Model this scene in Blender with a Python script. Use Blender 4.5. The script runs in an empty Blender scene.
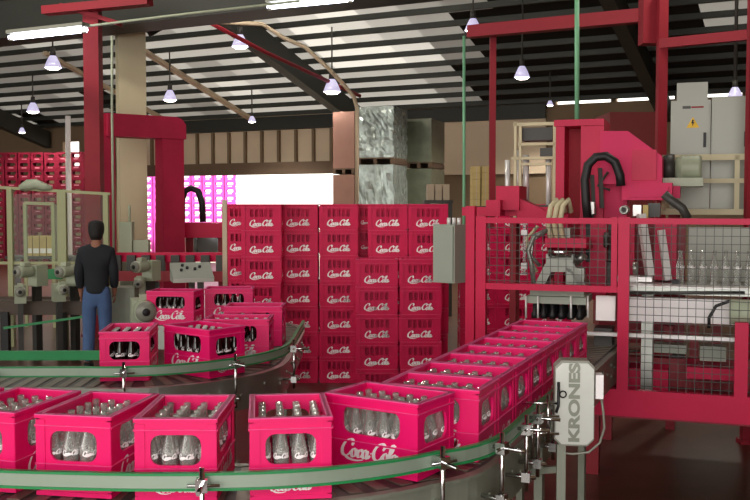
import bpy, bmesh, math, random
from mathutils import Vector, Matrix
R = math.radians
random.seed(7)
S = bpy.context.scene
C = S.collection

# ------------------------------------------------------------------ camera, sky, light, exposure
FPX, CAMZ = 950.0, 2.0
TILT = math.atan(45 / FPX)
cd = bpy.data.cameras.new('camera'); cam = bpy.data.objects.new('camera', cd); C.objects.link(cam)
cam.location = (0, 0, CAMZ); cam.rotation_euler = (math.pi / 2 - TILT, 0, 0)
cd.sensor_width = 36; cd.lens = 36 * FPX / 750; cd.clip_start = .05; cd.clip_end = 400
S.camera = cam
w = bpy.data.worlds.new('daylight'); S.world = w; w.use_nodes = True
w.node_tree.nodes['Background'].inputs[0].default_value = (1, .97, .90, 1)
w.node_tree.nodes['Background'].inputs[1].default_value = 2.7
sd = bpy.data.lights.new('sun', 'SUN'); sun = bpy.data.objects.new('sun', sd); C.objects.link(sun)
sd.energy = 4.0; sd.angle = R(2); sun.rotation_euler = (R(50), 0, R(25))
ad = bpy.data.lights.new('front_fill_light', 'AREA'); area = bpy.data.objects.new('front_fill_light', ad); C.objects.link(area)  # added fill from behind the camera, for a flash-like frontal light
ad.shape = 'RECTANGLE'; ad.size = 5; ad.size_y = 3.2; ad.energy = 400; ad.color = (1, .97, .96)
area.location = (.5, -2.5, 2.6); area.rotation_euler = (R(86), 0, 0)
for i, (lx, ly, lz, e) in enumerate(((-5.5, 12.5, 6.6, 300), (-1.0, 8.5, 5.8, 160), (3.6, 9.0, 5.6, 150), (-3.0, 17.5, 6.8, 320))):   # further ceiling lamps, above the frame
    pd = bpy.data.lights.new('ceiling_lamp_light', 'POINT'); po = bpy.data.objects.new('ceiling_lamp_light', pd); C.objects.link(po)
    po.location = (lx, ly, lz); pd.energy = e; pd.shadow_soft_size = .25; pd.color = (1, .93, .82)
S.view_settings.view_transform = 'Standard'; S.view_settings.look = 'None'
S.view_settings.exposure = 0.0; S.view_settings.gamma = 1; S.view_settings.use_curve_mapping = False

# ------------------------------------------------------------------ helpers
def srgb(r, g, b):
    f = lambda c: (c / 255 / 12.92) if c / 255 <= .04045 else ((c / 255 + .055) / 1.055) ** 2.4
    return (f(r), f(g), f(b), 1)

def mat(name, col, rough=.5, metal=0, noise=.12, scale=6, spec=.5, emit=None, estr=0, bump=0):
    m = bpy.data.materials.new(name); m.use_nodes = True
    nt = m.node_tree; b = nt.nodes['Principled BSDF']
    b.inputs['Roughness'].default_value = rough; b.inputs['Metallic'].default_value = metal
    b.inputs['Specular IOR Level'].default_value = spec
    c = srgb(*col)
    tc = nt.nodes.new('ShaderNodeTexCoord'); n = nt.nodes.new('ShaderNodeTexNoise'); n.inputs['Scale'].default_value = scale
    n.inputs['Detail'].default_value = 3
    nt.links.new(tc.outputs['Object'], n.inputs['Vector'])
    mx = nt.nodes.new('ShaderNodeMix'); mx.data_type = 'RGBA'
    mx.inputs[6].default_value = tuple(max(0, x * (1 - noise)) for x in c[:3]) + (1,)
    mx.inputs[7].default_value = tuple(min(1, x * (1 + noise)) for x in c[:3]) + (1,)
    nt.links.new(n.outputs['Fac'], mx.inputs[0]); nt.links.new(mx.outputs[2], b.inputs['Base Color'])
    if bump:
        bp = nt.nodes.new('ShaderNodeBump'); bp.inputs['Strength'].default_value = bump
        nt.links.new(n.outputs['Fac'], bp.inputs['Height']); nt.links.new(bp.outputs['Normal'], b.inputs['Normal'])
    if emit:
        b.inputs['Emission Color'].default_value = srgb(*emit); b.inputs['Emission Strength'].default_value = estr
    return m

M = {}
M['crate'] = mat('crate_plastic', (230, 8, 102), .42, noise=.06, spec=.35)
M['crate_stack'] = mat('crate_plastic_deep', (206, 10, 76), .5, noise=.12, spec=.25)  # deeper red for the stacked crates
M['crate_far'] = mat('crate_plastic_shaded', (116, 10, 38), .6, noise=.15, spec=.2)  # far-left crates: the shade they stand in is put into a darker red
M['crate_pale'] = mat('crate_plastic_overexposed', (236, 90, 200), .5, noise=.1)  # outdoor crates: glare and overexposure put into a paler pink
M['white'] = mat('white_print', (246, 240, 240), .5, noise=.03)
M['steel'] = mat('steel', (170, 172, 165), .32, .85, noise=.15, scale=9)
M['plate'] = mat('conveyor_plate_steel', (132, 136, 122), .42, .3, noise=.2, scale=5)
M['bright_steel'] = mat('bright_steel', (225, 222, 220), .3, .25, noise=.08)
M['chrome'] = mat('chrome', (205, 205, 205), .15, 1, noise=.05)
M['belt'] = mat('slat_belt', (120, 112, 100), .45, .5, noise=.3, scale=14)
M['green'] = mat('green_plastic', (30, 130, 72), .4, noise=.15)
M['palegreen'] = mat('pale_green_pipe', (120, 182, 140), .5, noise=.1)
M['dustred'] = mat('dusty_red_paint', (186, 40, 74), .55, noise=.2, scale=3, spec=.25)
M['deskpaint'] = mat('desk_paint', (176, 180, 170), .3, .2)
M['worn_highlight'] = mat('crate_worn_highlight', (246, 84, 150), .6, noise=.3, scale=30)  # worn edge pink, lightened as a painted highlight so ledges show
M['worn_highlight_stack'] = mat('crate_stack_worn_highlight', (214, 64, 108), .6, noise=.4, scale=30)  # the same wear and painted highlight for the stacked crates
M['dash'] = mat('pink_print', (196, 120, 136), .6)  # pinkish print tone of the far-left crates
M['deepred'] = mat('deep_red_paint', (165, 6, 36), .5, noise=.1, spec=.25)
M['grip'] = mat('gripper_steel', (138, 140, 132), .4, .5, noise=.25, scale=8)
M['railface'] = mat('guide_rail_face', (150, 165, 148), .4, .35, noise=.1)
M['red'] = mat('red_paint', (198, 14, 68), .42, noise=.12, scale=3, spec=.25)
M['redcol'] = mat('red_column_paint', (138, 32, 44), .55, noise=.15, scale=3, spec=.25)
M['pinkred'] = mat('pink_red_paint', (212, 36, 92), .5, noise=.1, scale=3, spec=.25)
M['darkred'] = mat('dark_red_paint', (140, 8, 30), .5, noise=.12)
M['black'] = mat('black_rubber', (22, 20, 22), .55, noise=.2)
M['darkgrey'] = mat('dark_grey', (60, 58, 54), .5, noise=.2)
M['grey'] = mat('grey_green_box', (146, 152, 138), .45, noise=.06)
M['cab'] = mat('cabinet_grey', (134, 134, 122), .35, .1, noise=.06, scale=2)
M['motor'] = mat('motor_paint', (165, 172, 148), .45, noise=.12)
M['cream'] = mat('cream_paint', (206, 196, 160), .6, noise=.06, scale=3)
M['postgreen'] = mat('pale_green_post', (158, 160, 118), .5, noise=.08)
M['concrete'] = mat('column_concrete', (205, 194, 160), .8, noise=.08, scale=2)
M['wallc'] = mat('wall_cladding', (212, 192, 164), .75, noise=.1, scale=1.2)
M['wallb'] = mat('wall_dark', (120, 100, 76), .8, noise=.15, scale=1)
M['beam'] = mat('roof_steel', (46, 47, 41), .6, .2, noise=.15, scale=2)
M['palebeam'] = mat('pale_strut', (190, 172, 146), .6, noise=.1)
M['carton'] = mat('carton', (136, 98, 84), .8, noise=.15, scale=4)
M['cartony'] = mat('carton_yellow', (196, 172, 112), .8, noise=.12, scale=4)
M['jacket'] = mat('jacket_cloth', (26, 30, 36), .85, noise=.2)
M['jeans'] = mat('denim', (72, 98, 140), .85, noise=.25, scale=10)
M['skin'] = mat('skin', (150, 100, 78), .6, noise=.06)
M['hair'] = mat('hair_black', (20, 17, 16), .7, noise=.2)
M['bulb'] = mat('lamp_glow', (255, 250, 240), .5, emit=(255, 246, 235), estr=14)
M['tube'] = mat('tube_glow', (255, 255, 255), .5, emit=(235, 240, 255), estr=9)
M['shade'] = mat('lamp_shade', (196, 194, 214), .3, .3, noise=.05, emit=(214, 206, 245), estr=.7)
M['cola'] = mat('cola_bottle', (26, 10, 8), .08, noise=.2)
M['brownframe'] = mat('brown_frame', (74, 58, 46), .55, noise=.2)
M['ground'] = mat('yard_ground', (225, 218, 200), .9, noise=.06)
M['yellow'] = mat('warning_yellow', (236, 190, 50), .6, noise=.05)
M['pallet_wood'] = mat('pallet_wood', (84, 64, 46), .8, noise=.2)
M['silver'] = mat('silver_pallet_wrap', (150, 160, 154), .22, .5, noise=.6, scale=9, bump=.7)

def glass_mat(name, tint, refl=.35, whiten=0):
    m = bpy.data.materials.new(name); m.use_nodes = True; nt = m.node_tree
    for n in list(nt.nodes):
        if n.type != 'OUTPUT_MATERIAL': nt.nodes.remove(n)
    out = [n for n in nt.nodes if n.type == 'OUTPUT_MATERIAL'][0]
    t = nt.nodes.new('ShaderNodeBsdfTransparent'); t.inputs[0].default_value = tint
    g = nt.nodes.new('ShaderNodeBsdfGlossy'); g.inputs['Roughness'].default_value = .05
    lw = nt.nodes.new('ShaderNodeLayerWeight'); lw.inputs[0].default_value = refl
    mx = nt.nodes.new('ShaderNodeMixShader')
    nt.links.new(lw.outputs['Facing'], mx.inputs[0]); nt.links.new(t.outputs[0], mx.inputs[1]); nt.links.new(g.outputs[0], mx.inputs[2])
    if whiten:  # milky white mixed in to brighten the glass, standing in for glints
        d = nt.nodes.new('ShaderNodeBsdfDiffuse'); d.inputs[0].default_value = (.8, .82, .78, 1)
        tl = nt.nodes.new('ShaderNodeBsdfTranslucent'); tl.inputs[0].default_value = (.8, .82, .78, 1)
        m1 = nt.nodes.new('ShaderNodeMixShader'); m1.inputs[0].default_value = .5
        nt.links.new(d.outputs[0], m1.inputs[1]); nt.links.new(tl.outputs[0], m1.inputs[2])
        m2 = nt.nodes.new('ShaderNodeMixShader'); m2.inputs[0].default_value = whiten
        nt.links.new(mx.outputs[0], m2.inputs[1]); nt.links.new(m1.outputs[0], m2.inputs[2]); nt.links.new(m2.outputs[0], out.inputs[0])
    else: nt.links.new(mx.outputs[0], out.inputs[0])
    return m
M['glass'] = glass_mat('bottle_glass', (.93, .95, .93, 1), .55, .24)
M['clear'] = glass_mat('clear_panel', (.86, .9, .84, 1), .12)

def sheet_mat(name, trans, col):
    m = bpy.data.materials.new(name); m.use_nodes = True; nt = m.node_tree
    for n in list(nt.nodes):
        if n.type != 'OUTPUT_MATERIAL': nt.nodes.remove(n)
    out = [n for n in nt.nodes if n.type == 'OUTPUT_MATERIAL'][0]
    d = nt.nodes.new('ShaderNodeBsdfDiffuse'); d.inputs[0].default_value = col
    t = nt.nodes.new('ShaderNodeBsdfTranslucent'); t.inputs[0].default_value = (trans, trans * .965, trans * .89, 1)
    a = nt.nodes.new('ShaderNodeAddShader')
    nt.links.new(d.outputs[0], a.inputs[0]); nt.links.new(t.outputs[0], a.inputs[1]); nt.links.new(a.outputs[0], out.inputs[0])
    return m

# floor: dark wet brown concrete
m = mat('wet_floor', (84, 54, 42), .3, noise=.75, scale=3.0, bump=.08); M['floor'] = m

def add_box(bm, x0, x1, y0, y1, z0, z1, T=None, mi=0):
    vs = [bm.verts.new(Vector(p)) for p in ((x0,y0,z0),(x1,y0,z0),(x1,y1,z0),(x0,y1,z0),(x0,y0,z1),(x1,y0,z1),(x1,y1,z1),(x0,y1,z1))]
    if T: 
        for v in vs: v.co = T @ v.co
    for f in ((3,2,1,0),(4,5,6,7),(0,1,5,4),(1,2,6,5),(2,3,7,6),(3,0,4,7)):
        fa = bm.faces.new([vs[i] for i in f]); fa.material_index = mi
    return vs

def frame_of(d):
    d = Vector(d).normalized(); up = Vector((0,0,1)) if abs(d.z) < .95 else Vector((1,0,0))
    a = d.cross(up).normalized(); b = a.cross(d).normalized(); return a, b

def add_tube(bm, pts, r, seg=8, mi=0, T=None, cap=True, smooth=True):
    pts = [Vector(p) for p in pts]; rings = []
    rr = r if isinstance(r, (list, tuple)) else [r] * len(pts)
    a = None
    for i, p in enumerate(pts):
        d = (pts[min(i+1, len(pts)-1)] - pts[max(i-1, 0)]).normalized()
        if a is None: a, b = frame_of(d)
        else:
            a = (a - d * a.dot(d)).normalized(); b = a.cross(d).normalized()
        ring = []
        for k in range(seg):
            t = 2 * math.pi * k / seg
            q = p + (a * math.cos(t) + b * math.sin(t)) * rr[i]
            ring.append(bm.verts.new(T @ q if T else q))
        rings.append(ring)
    for i in range(len(rings) - 1):
        for k in range(seg):
            f = bm.faces.new((rings[i][k], rings[i][(k+1) % seg], rings[i+1][(k+1) % seg], rings[i+1][k])); f.material_index = mi; f.smooth = smooth
    if cap:
        f = bm.faces.new(rings[0][::-1]); f.material_index = mi
        f = bm.faces.new(rings[-1]); f.material_index = mi

def add_bar(bm, p0, p1, wdt, hgt, mi=0, T=None):
    p0, p1 = Vector(p0), Vector(p1); a, b = frame_of(p1 - p0)
    vs = []
    for p in (p0, p1):
        for sa, sb in ((-1,-1),(1,-1),(1,1),(-1,1)):
            q = p + a * sa * wdt / 2 + b * sb * hgt / 2
            vs.append(bm.verts.new(T @ q if T else q))
    for f in ((3,2,1,0),(4,5,6,7),(0,1,5,4),(1,2,6,5),(2,3,7,6),(3,0,4,7)):
        bm.faces.new([vs[i] for i in f]).material_index = mi

def add_lathe(bm, prof, seg=14, T=None, mi=0, smooth=True):
    rings = []
    for r, z in prof:
        ring = []
        for k in range(seg):
            t = 2 * math.pi * k / seg; q = Vector((max(r, 1e-4) * math.cos(t), max(r, 1e-4) * math.sin(t), z))
            ring.append(bm.verts.new(T @ q if T else q))
        rings.append(ring)
    for i in range(len(rings) - 1):
        for k in range(seg):
            f = bm.faces.new((rings[i][k], rings[i][(k+1) % seg], rings[i+1][(k+1) % seg], rings[i+1][k])); f.smooth = smooth; f.material_index = mi

def add_prism(bm, pts, depth, T, mi=0):
    # pts in local x,z plane; extruded along local +y
    n = len(pts)
    a = [bm.verts.new(T @ Vector((p[0], 0, p[1]))) for p in pts]
    b = [bm.verts.new(T @ Vector((p[0], depth, p[1]))) for p in pts]
    bm.faces.new(a).material_index = mi; bm.faces.new(b[::-1]).material_index = mi
    for i in range(n):
        bm.faces.new((a[(i+1) % n], a[i], b[i], b[(i+1) % n])).material_index = mi

def rrect(cx, cz, w_, h_, r, n=4):
    pts = []
    for (sx, sz, a0) in ((1,1,0),(-1,1,90),(-1,-1,180),(1,-1,270)):
        for k in range(n + 1):
            a = R(a0 + 90 * k / n)
            pts.append((cx + sx * (w_/2 - r) + r * math.cos(a), cz + sz * (h_/2 - r) + r * math.sin(a)))
    return pts

def add_plate(bm, outline, holes, t, T, mi=0):
    """flat plate with real holes: local x,z plane at y=0, thickness t along local +y"""
    tmp = bmesh.new(); loops = [outline] + holes; edges = []
    for lp in loops:
        vs = [tmp.verts.new((p[0], 0, p[1])) for p in lp]
        for i in range(len(vs)): edges.append(tmp.edges.new((vs[i], vs[(i+1) % len(vs)])))
    bmesh.ops.triangle_fill(tmp, use_beauty=True, use_dissolve=False, edges=edges, normal=(0,-1,0))
    tmp.verts.index_update(); tmp.faces.ensure_lookup_table()
    vf = [bm.verts.new(T @ v.co) for v in tmp.verts]
    vb = [bm.verts.new(T @ (v.co + Vector((0, t, 0)))) for v in tmp.verts]
    for f in tmp.faces:
        bm.faces.new([vf[v.index] for v in f.verts]).material_index = mi
        bm.faces.new([vb[v.index] for v in reversed(f.verts)]).material_index = mi
    for e in tmp.edges:
        if len(e.link_faces) == 1:
            i, j = e.verts[0].index, e.verts[1].index
            bm.faces.new((vf[i], vf[j], vb[j], vb[i])).material_index = mi
    tmp.free()

WM = {}    # world matrix of every thing made here (so parts are stored local to it)
def new_mesh(name, bm, mats, inv=None):
    bmesh.ops.recalc_face_normals(bm, faces=bm.faces)
    if inv is not None: bm.transform(inv)
    me = bpy.data.meshes.new(name); bm.to_mesh(me); bm.free()
    for m_ in (mats if isinstance(mats, (list, tuple)) else [mats]): me.materials.append(m_)
    return me

def thing(name, label, cat, loc=(0,0,0), rotz=0, group=None):
    o = bpy.data.objects.new(name, None); C.objects.link(o)
    o.location = loc; o.rotation_euler = (0, 0, rotz); o.empty_display_size = .1
    o['label'] = label; o['category'] = cat
    if group: o['group'] = group
    WM[o.name] = Matrix.Translation(loc) @ Matrix.Rotation(rotz, 4, 'Z')
    return o

def part(name, bm, mats, parent, world=True, label=None, kind=None):
    me = new_mesh(name, bm, mats, WM[parent.name].inverted() if world else None)
    o = bpy.data.objects.new(name, me); C.objects.link(o); o.parent = parent
    WM[o.name] = WM[parent.name]
    if label: o['label'] = label
    if kind: o['kind'] = kind
    return o

def solo(name, bm, mats, label, cat, loc=None, group=None):
    """a thing that is one mesh, given in world coordinates"""
    T = Matrix.Translation(loc) if loc is not None else Matrix()
    me = new_mesh(name, bm, mats, T.inverted())
    o = bpy.data.objects.new(name, me); C.objects.link(o); o.matrix_world = T
    WM[o.name] = T
    o['label'] = label; o['category'] = cat
    if group: o['group'] = group
    return o

def struct(name, bm, mats, parent=None):
    me = new_mesh(name, bm, mats); o = bpy.data.objects.new(name, me); C.objects.link(o); WM[o.name] = Matrix()
    if parent: o.parent = parent
    else: o['kind'] = 'structure'
    return o

def dup(src, loc, rotz, label=None, group=None):
    r = src.copy(); C.objects.link(r); r.location = loc; r.rotation_euler = (0, 0, rotz)
    if label: r['label'] = label
    if group: r['group'] = group
    for ch in list(src.children):
        c = ch.copy(); C.objects.link(c); c.parent = r
        for g in list(ch.children):
            d = g.copy(); C.objects.link(d); d.parent = c
    return r

CAM_LOC = Vector((0, 0, CAMZ))
def ray(px, py):
    ct, st = math.cos(TILT), math.sin(TILT)
    return Vector((px - 375, FPX * ct + (250 - py) * st, -FPX * st + (250 - py) * ct))
def at(px, py, Y):
    d = ray(px, py); return CAM_LOC + d * (Y / d.y)
def atz(px, py, z):
    d = ray(px, py); return CAM_LOC + d * ((z - CAMZ) / d.z)
def hit(px, py, T, b=0):
    """point of frame T (local coordinates) where the line of sight meets the local plane y=b"""
    inv = T.inverted(); o = inv @ CAM_LOC; d = inv.to_3x3() @ ray(px, py)
    k = (b - o.y) / d.y; return o + d * k
ORD = ['zeroth','first','second','third','fourth','fifth','sixth','seventh','eighth','ninth','tenth','eleventh','twelfth','thirteenth','fourteenth','fifteenth','sixteenth','seventeenth']

# ------------------------------------------------------------------ lettering
def catmull(P, n=8):
    P = [Vector((p[0], p[1], 0)) for p in P]; out = []
    for i in range(len(P) - 1):
        p0 = P[max(i-1, 0)]; p1 = P[i]; p2 = P[i+1]; p3 = P[min(i+2, len(P)-1)]
        for k in range(n):
            t = k / n
            out.append(.5 * ((2*p1) + (p2-p0)*t + (2*p0-5*p1+4*p2-p3)*t*t + (3*p1-p0-3*p2+p3)*t*t*t))
    out.append(P[-1]); return out
def ell(cx, cy, rx, ry):
    return [(cx + rx*math.cos(R(a)), cy + ry*math.sin(R(a))) for a in range(60, 60 + 361, 40)]
STROKES = [
    [(1.30,1.25),(1.42,1.62),(1.18,1.95),(.78,1.9),(.34,1.5),(.1,.85),(.22,.25),(.62,.02),(1.05,.2),(1.35,.6)],
    [(.62,.02),(1.2,-.28),(2.2,-.38),(3.1,-.2)],
    ell(1.72,.46,.3,.46), [(1.9,.85),(2.15,.75),(2.3,.82)],
    [(2.78,.68),(2.66,.9),(2.4,.78),(2.26,.4),(2.4,.05),(2.68,.1),(2.95,.45)],
    ell(3.2,.46,.29,.45), [(3.55,.92),(3.46,.4),(3.52,.04),(3.72,.1),(3.9,.42)],
    [(3.86,.62),(4.16,.72)],
    [(5.42,1.2),(5.6,1.6),(5.34,1.95),(4.94,1.88),(4.54,1.45),(4.32,.85),(4.44,.25),(4.84,.02),(5.25,.2),(5.5,.6)],
    [(4.7,1.55),(5.2,1.78),(5.9,1.62),(6.5,1.66),(7.0,1.95)],
    ell(5.86,.46,.3,.46), [(6.05,.85),(6.25,.72)],
    [(6.22,.5),(6.6,1.2),(6.72,1.8),(6.55,1.95),(6.42,1.5),(6.36,.6),(6.45,.06),(6.7,.2)],
    ell(7.0,.46,.29,.45), [(7.35,.92),(7.26,.4),(7.34,.04),(7.56,.12),(7.78,.45)],
]
def script_quads(width, fine=6, bold=1.0):
    """quads of the script lettering, centred, in a plane: list of 4-tuples of (x,z)"""
    sc = width / 7.9; out = []
    for st in STROKES:
        pts = catmull(st, fine); L_ = []
        for i, p in enumerate(pts):
            d = pts[min(i+1, len(pts)-1)] - pts[max(i-1, 0)]; a = math.atan2(d.y, d.x)
            wd = bold * (.085 + .20 * abs(math.sin(a - R(18))) ** 1.3)
            if i in (0, len(pts)-1): wd *= .5
            nrm = Vector((-d.y, d.x, 0)).normalized() * wd / 2
            L_.append((p + nrm, p - nrm))
        for i in range(len(L_) - 1):
            q = (L_[i][0], L_[i][1], L_[i+1][1], L_[i+1][0])
            out.append([((v.x + .22 * v.y - 4.0) * sc, (v.y - .85) * sc) for v in q])
    return out
def add_script(bm, width, T, mi=0, fine=6, bold=1.0, wrap=None):
    for q in script_quads(width, fine, bold):
        vs = []
        for x, z in q:
            if wrap:
                a = x / wrap - math.pi / 2; p = Vector((wrap * math.cos(a), wrap * math.sin(a), z))
            else: p = Vector((x, 0, z))
            vs.append(bm.verts.new(T @ p))
        try: bm.faces.new(vs).material_index = mi
        except ValueError: pass

# ------------------------------------------------------------------ crates and bottles
CS, CL, CH = .283, .42, .294
def side_frames(s=CS, l=CL):
    # local frames of the four walls: x along wall, y inward, z up; (frame, wall length)
    return [(Matrix.Translation((0, -l/2, 0)), s), (Matrix.Translation((0, l/2, 0)) @ Matrix.Rotation(math.pi, 4, 'Z'), s),
            (Matrix.Translation((-s/2, 0, 0)) @ Matrix.Rotation(-math.pi/2, 4, 'Z'), l), (Matrix.Translation((s/2, 0, 0)) @ Matrix.Rotation(math.pi/2, 4, 'Z'), l)]

def crate_shell(slots=False):
    bm = bmesh.new(); t = .011; pr_ = .009 if slots else .003
    for T, wd in side_frames():
        out = [(-wd/2, 0), (wd/2, 0), (wd/2, CH), (-wd/2, CH)]
        if not slots:
            hw = wd * .63; holes = [rrect(0, CH * (.615 if wd < .35 else .67), hw, CH * (.37 if wd < .35 else .36), .035, 5)]
        else:
            n = 5 if wd > .35 else 3; tot = wd * .62; sw = tot / n
            holes = [rrect(-tot/2 + sw * (k + .5), CH * .66, sw * .74, CH * .28, .010, 3) for k in range(n)]
        add_plate(bm, out, holes, t, T)
        # rim, ledges and corner ribs stand proud of the wall
        add_box(bm, -wd/2 - .004, wd/2 + .004, -.005 - pr_ * .6, .016, CH - .014, CH - .003, T)
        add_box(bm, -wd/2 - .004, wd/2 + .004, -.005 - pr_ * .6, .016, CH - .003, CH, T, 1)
        add_box(bm, -wd/2 - .003, wd/2 + .003, -.006 - pr_ * .5, .001, CH * .845, CH * .862, T)
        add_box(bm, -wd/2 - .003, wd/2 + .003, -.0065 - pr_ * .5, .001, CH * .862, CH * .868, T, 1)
        if not slots:
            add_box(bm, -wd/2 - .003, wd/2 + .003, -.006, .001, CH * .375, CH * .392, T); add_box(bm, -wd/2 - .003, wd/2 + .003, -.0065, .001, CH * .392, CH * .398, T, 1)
        else:
            add_box(bm, -wd/2 - .003, wd/2 + .003, -.004, .001, CH * .46, CH * .475, T)
            add_box(bm, -wd/2 - .003, wd/2 + .003, -.004, .001, CH * .10, CH * .115, T)
        for sx in (-1, 1):
            x = sx * (wd/2 - .016); add_box(bm, x - .017, x + .017, -pr_, .014, .02, CH - .02, T)
        add_box(bm, -wd/2 - .002, wd/2 + .002, -.003, .012, 0, .016, T)
    add_box(bm, -CS/2 + .008, CS/2 - .008, -CL/2 + .008, CL/2 - .008, .004, .012)
    return bm
def crate_divider(h=.105):
    bm = bmesh.new(); x1, y1 = CS/2 - .0095, CL/2 - .0095
    for k in range(1, 4):
        x = -x1 + 2 * x1 * k / 4; add_box(bm, x - .002, x + .002, -y1, y1, .012, h)
    for k in range(1, 6):
        y = -y1 + 2 * y1 * k / 6; add_box(bm, -x1, x1, y - .002, y + .002, .012, h - .002)
    return bm
def crate_logos(slots=False, fine=5):
    bm = bmesh.new()
    for T, wd in side_frames():
        if slots: add_script(bm, wd * .62 if wd > .35 else wd * .5, T @ Matrix.Translation((0, -.0012, CH * .29)), fine=4, bold=1.65)
        elif wd > .35: add_script(bm, wd * .66, T @ Matrix.Translation((0, -.0042, CH * .285)), fine=fine, bold=1.5)
        else: add_script(bm, wd * .52, T @ Matrix.Translation((0, -.0012, CH * .165)), fine=fine, bold=1.4)
    return bm

BOT = [(.026,.004),(.0275,.012),(.0275,.05),(.0255,.075),(.0262,.10),(.0285,.125),(.026,.150),(.019,.175),(.0135,.195),(.0125,.222),(.0145,.226),(.0145,.238),(.012,.240),(.0095,.236),(.009,.20)]
def bottle_mesh(full):
    bm = bmesh.new(); prof = [(0, .004)] + (BOT if not full else BOT[:-3] + [(0, .239)])
    prof = [(r_, z * 1.09) for r_, z in prof]; add_lathe(bm, prof, 12)
    for k in range(2):
        add_script(bm, .068, Matrix.Rotation(math.pi * k + .5, 4, 'Z') @ Matrix.Translation((0, 0, .142)), mi=1, fine=2, bold=2.7, wrap=.0292)
    return bm

def make_crate(kind):
    t = thing('bottle_crate', 'x', 'crate')
    if kind == 'line':
        part('shell', crate_shell(), [M['crate'], M['worn_highlight']], t); part('bottle_divider', crate_divider(), M['crate'], t)
        part('printed_logo', crate_logos(), M['white'], t, label='white script lettering printed on the crate walls')
    else:
        part('shell', crate_shell(True), [M['crate_stack'], M['worn_highlight_stack']], t)
        part('bottle_divider', crate_divider(.268), M['crate_stack'], t)
        part('printed_logo', crate_logos(True), M['white'], t, label='white script lettering printed on the crate walls')
    return t

# ------------------------------------------------------------------ building frame: x along the back wall, y outward through it
BO = Vector((-.63, 30, 0)); BA = R(-26.87)
B = Matrix.Translation(BO) @ Matrix.Rotation(BA, 4, 'Z')
EAVE, SLOPE = 4.94, .28
def bbox(bm, x0, x1, y0, y1, z0, z1, mi=0): return add_box(bm, x0, x1, y0, y1, z0, z1, B, mi)
XL, XR = -21, 16.5

bm = bmesh.new(); bbox(bm, XL, XR, -38, .3, -.1, 0); struct('floor', bm, M['floor'])
bm = bmesh.new(); bbox(bm, -70, 50, .3, 70, -.12, -.02); struct('yard_ground', bm, M['ground'])
# back wall with the open gateway, a small window and the daylight slit under the eave
bm = bmesh.new()
bbox(bm, -9.6, -.55, 0, .2, 3.12, EAVE)
for k in range(14):
    x = -9.4 + .66 * k; bbox(bm, x - .045, x + .045, -.1, 0, 3.4, EAVE - .5, 1)
bbox(bm, -9.6, -.55, -.14, 0, 3.0, 3.4, 2); bbox(bm, -9.6, 6.2, -.2, 0, EAVE - .48, EAVE - .06, 3)
struct('wall_back_cladding', bm, [M['wallc'], M['wallb'], mat('lintel_brown', (104, 84, 66), .8), M['beam']])
bm = bmesh.new()
bbox(bm, XL, -12.35, 0, .2, 0, EAVE); bbox(bm, -11.55, -9.6, 0, .2, 0, EAVE)
bbox(bm, -12.35, -11.55, 0, .2, 0, 3.45); bbox(bm, -12.35, -11.55, 0, .2, 4.35, EAVE)
bbox(bm, -.55, 3.9, 0, .2, 0, EAVE); bbox(bm, 3.9, 6.3, 0, .2, 0, EAVE)
bbox(bm, 6.3, XR, 0, .2, 0, 4.84)
for k in range(6): bbox(bm, 6.3 + 1.7 * k, 6.45 + 1.7 * k, 0, .2, 4.84, EAVE)
struct('wall_back', bm, M['wallb'])
bm = bmesh.new(); bbox(bm, 1.5, 6.2, -.12, 0, 2.9, EAVE - .2); struct('wall_back_panel', bm, M['wallc'])
bm = bmesh.new(); bbox(bm, XL - .2, XL, -38, .2, 0, 10.6); struct('wall_left', bm, M['wallb'])
bm = bmesh.new(); bbox(bm, XR, XR + .2, -38, .2, 0, 10.6); struct('wall_right', bm, M['wallb'])
# roof: sheets of differing translucency between dark purlins
levels = [.0, .08, .14, .23, .34, .46]
SH = [sheet_mat('roof_sheet_%d' % i, v * .62, (.30, .29, .26, 1) if i else (.035, .035, .03, 1)) for i, v in enumerate(levels)]
def sheet_level(x, s):
    j = random.choice((-1, 0, 0, 0, 1))
    if x < -8: b = 1
    elif x < -4.5: b = 2
    elif x < .6: b = 3
    elif x < 3.0: b = 5 if s > 3 else 3
    elif x < 4.2: b = 3 if s > 3 else 1
    elif x < 5.6: b = 2 if s > 4 else 0
    elif x < 7: b = 1 if s > 5 else 0
    elif x < 10.8: return 0
    else: b = 4 if s > 5 else (2 if s > 3 else 0)
    return max(0, min(5, b + j))
def roofz(s): return EAVE + SLOPE * min(s, 20)
bm = bmesh.new(); nx = 34
for i in range(nx):
    x0 = XL + (XR - XL) * i / nx; x1 = XL + (XR - XL) * (i + 1) / nx
    for (s0, s1) in ((0, 1.4), (1.4, 2.8), (2.8, 4.2), (4.2, 5.6), (5.6, 7), (7, 8.4), (8.4, 10.5), (10.5, 20), (20, 38)):
        vs = [bm.verts.new(B @ Vector((x, -s, roofz(s)))) for x, s in ((x0, s0), (x1, s0), (x1, s1), (x0, s1))]
        bm.faces.new(vs).material_index = sheet_level((x0 + x1) / 2, (s0 + s1) / 2) if s1 < 15 else 0
ceiling = struct('ceiling', bm, SH)
for k in range(22):
    s = .35 + .70 * k; bm = bmesh.new()
    vs = add_box(bm, XL, XR, -s - .045, -s + .045, roofz(s) - .155, roofz(s) - .02, B)
    struct('purlin', bm, M['beam'], ceiling)
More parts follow.
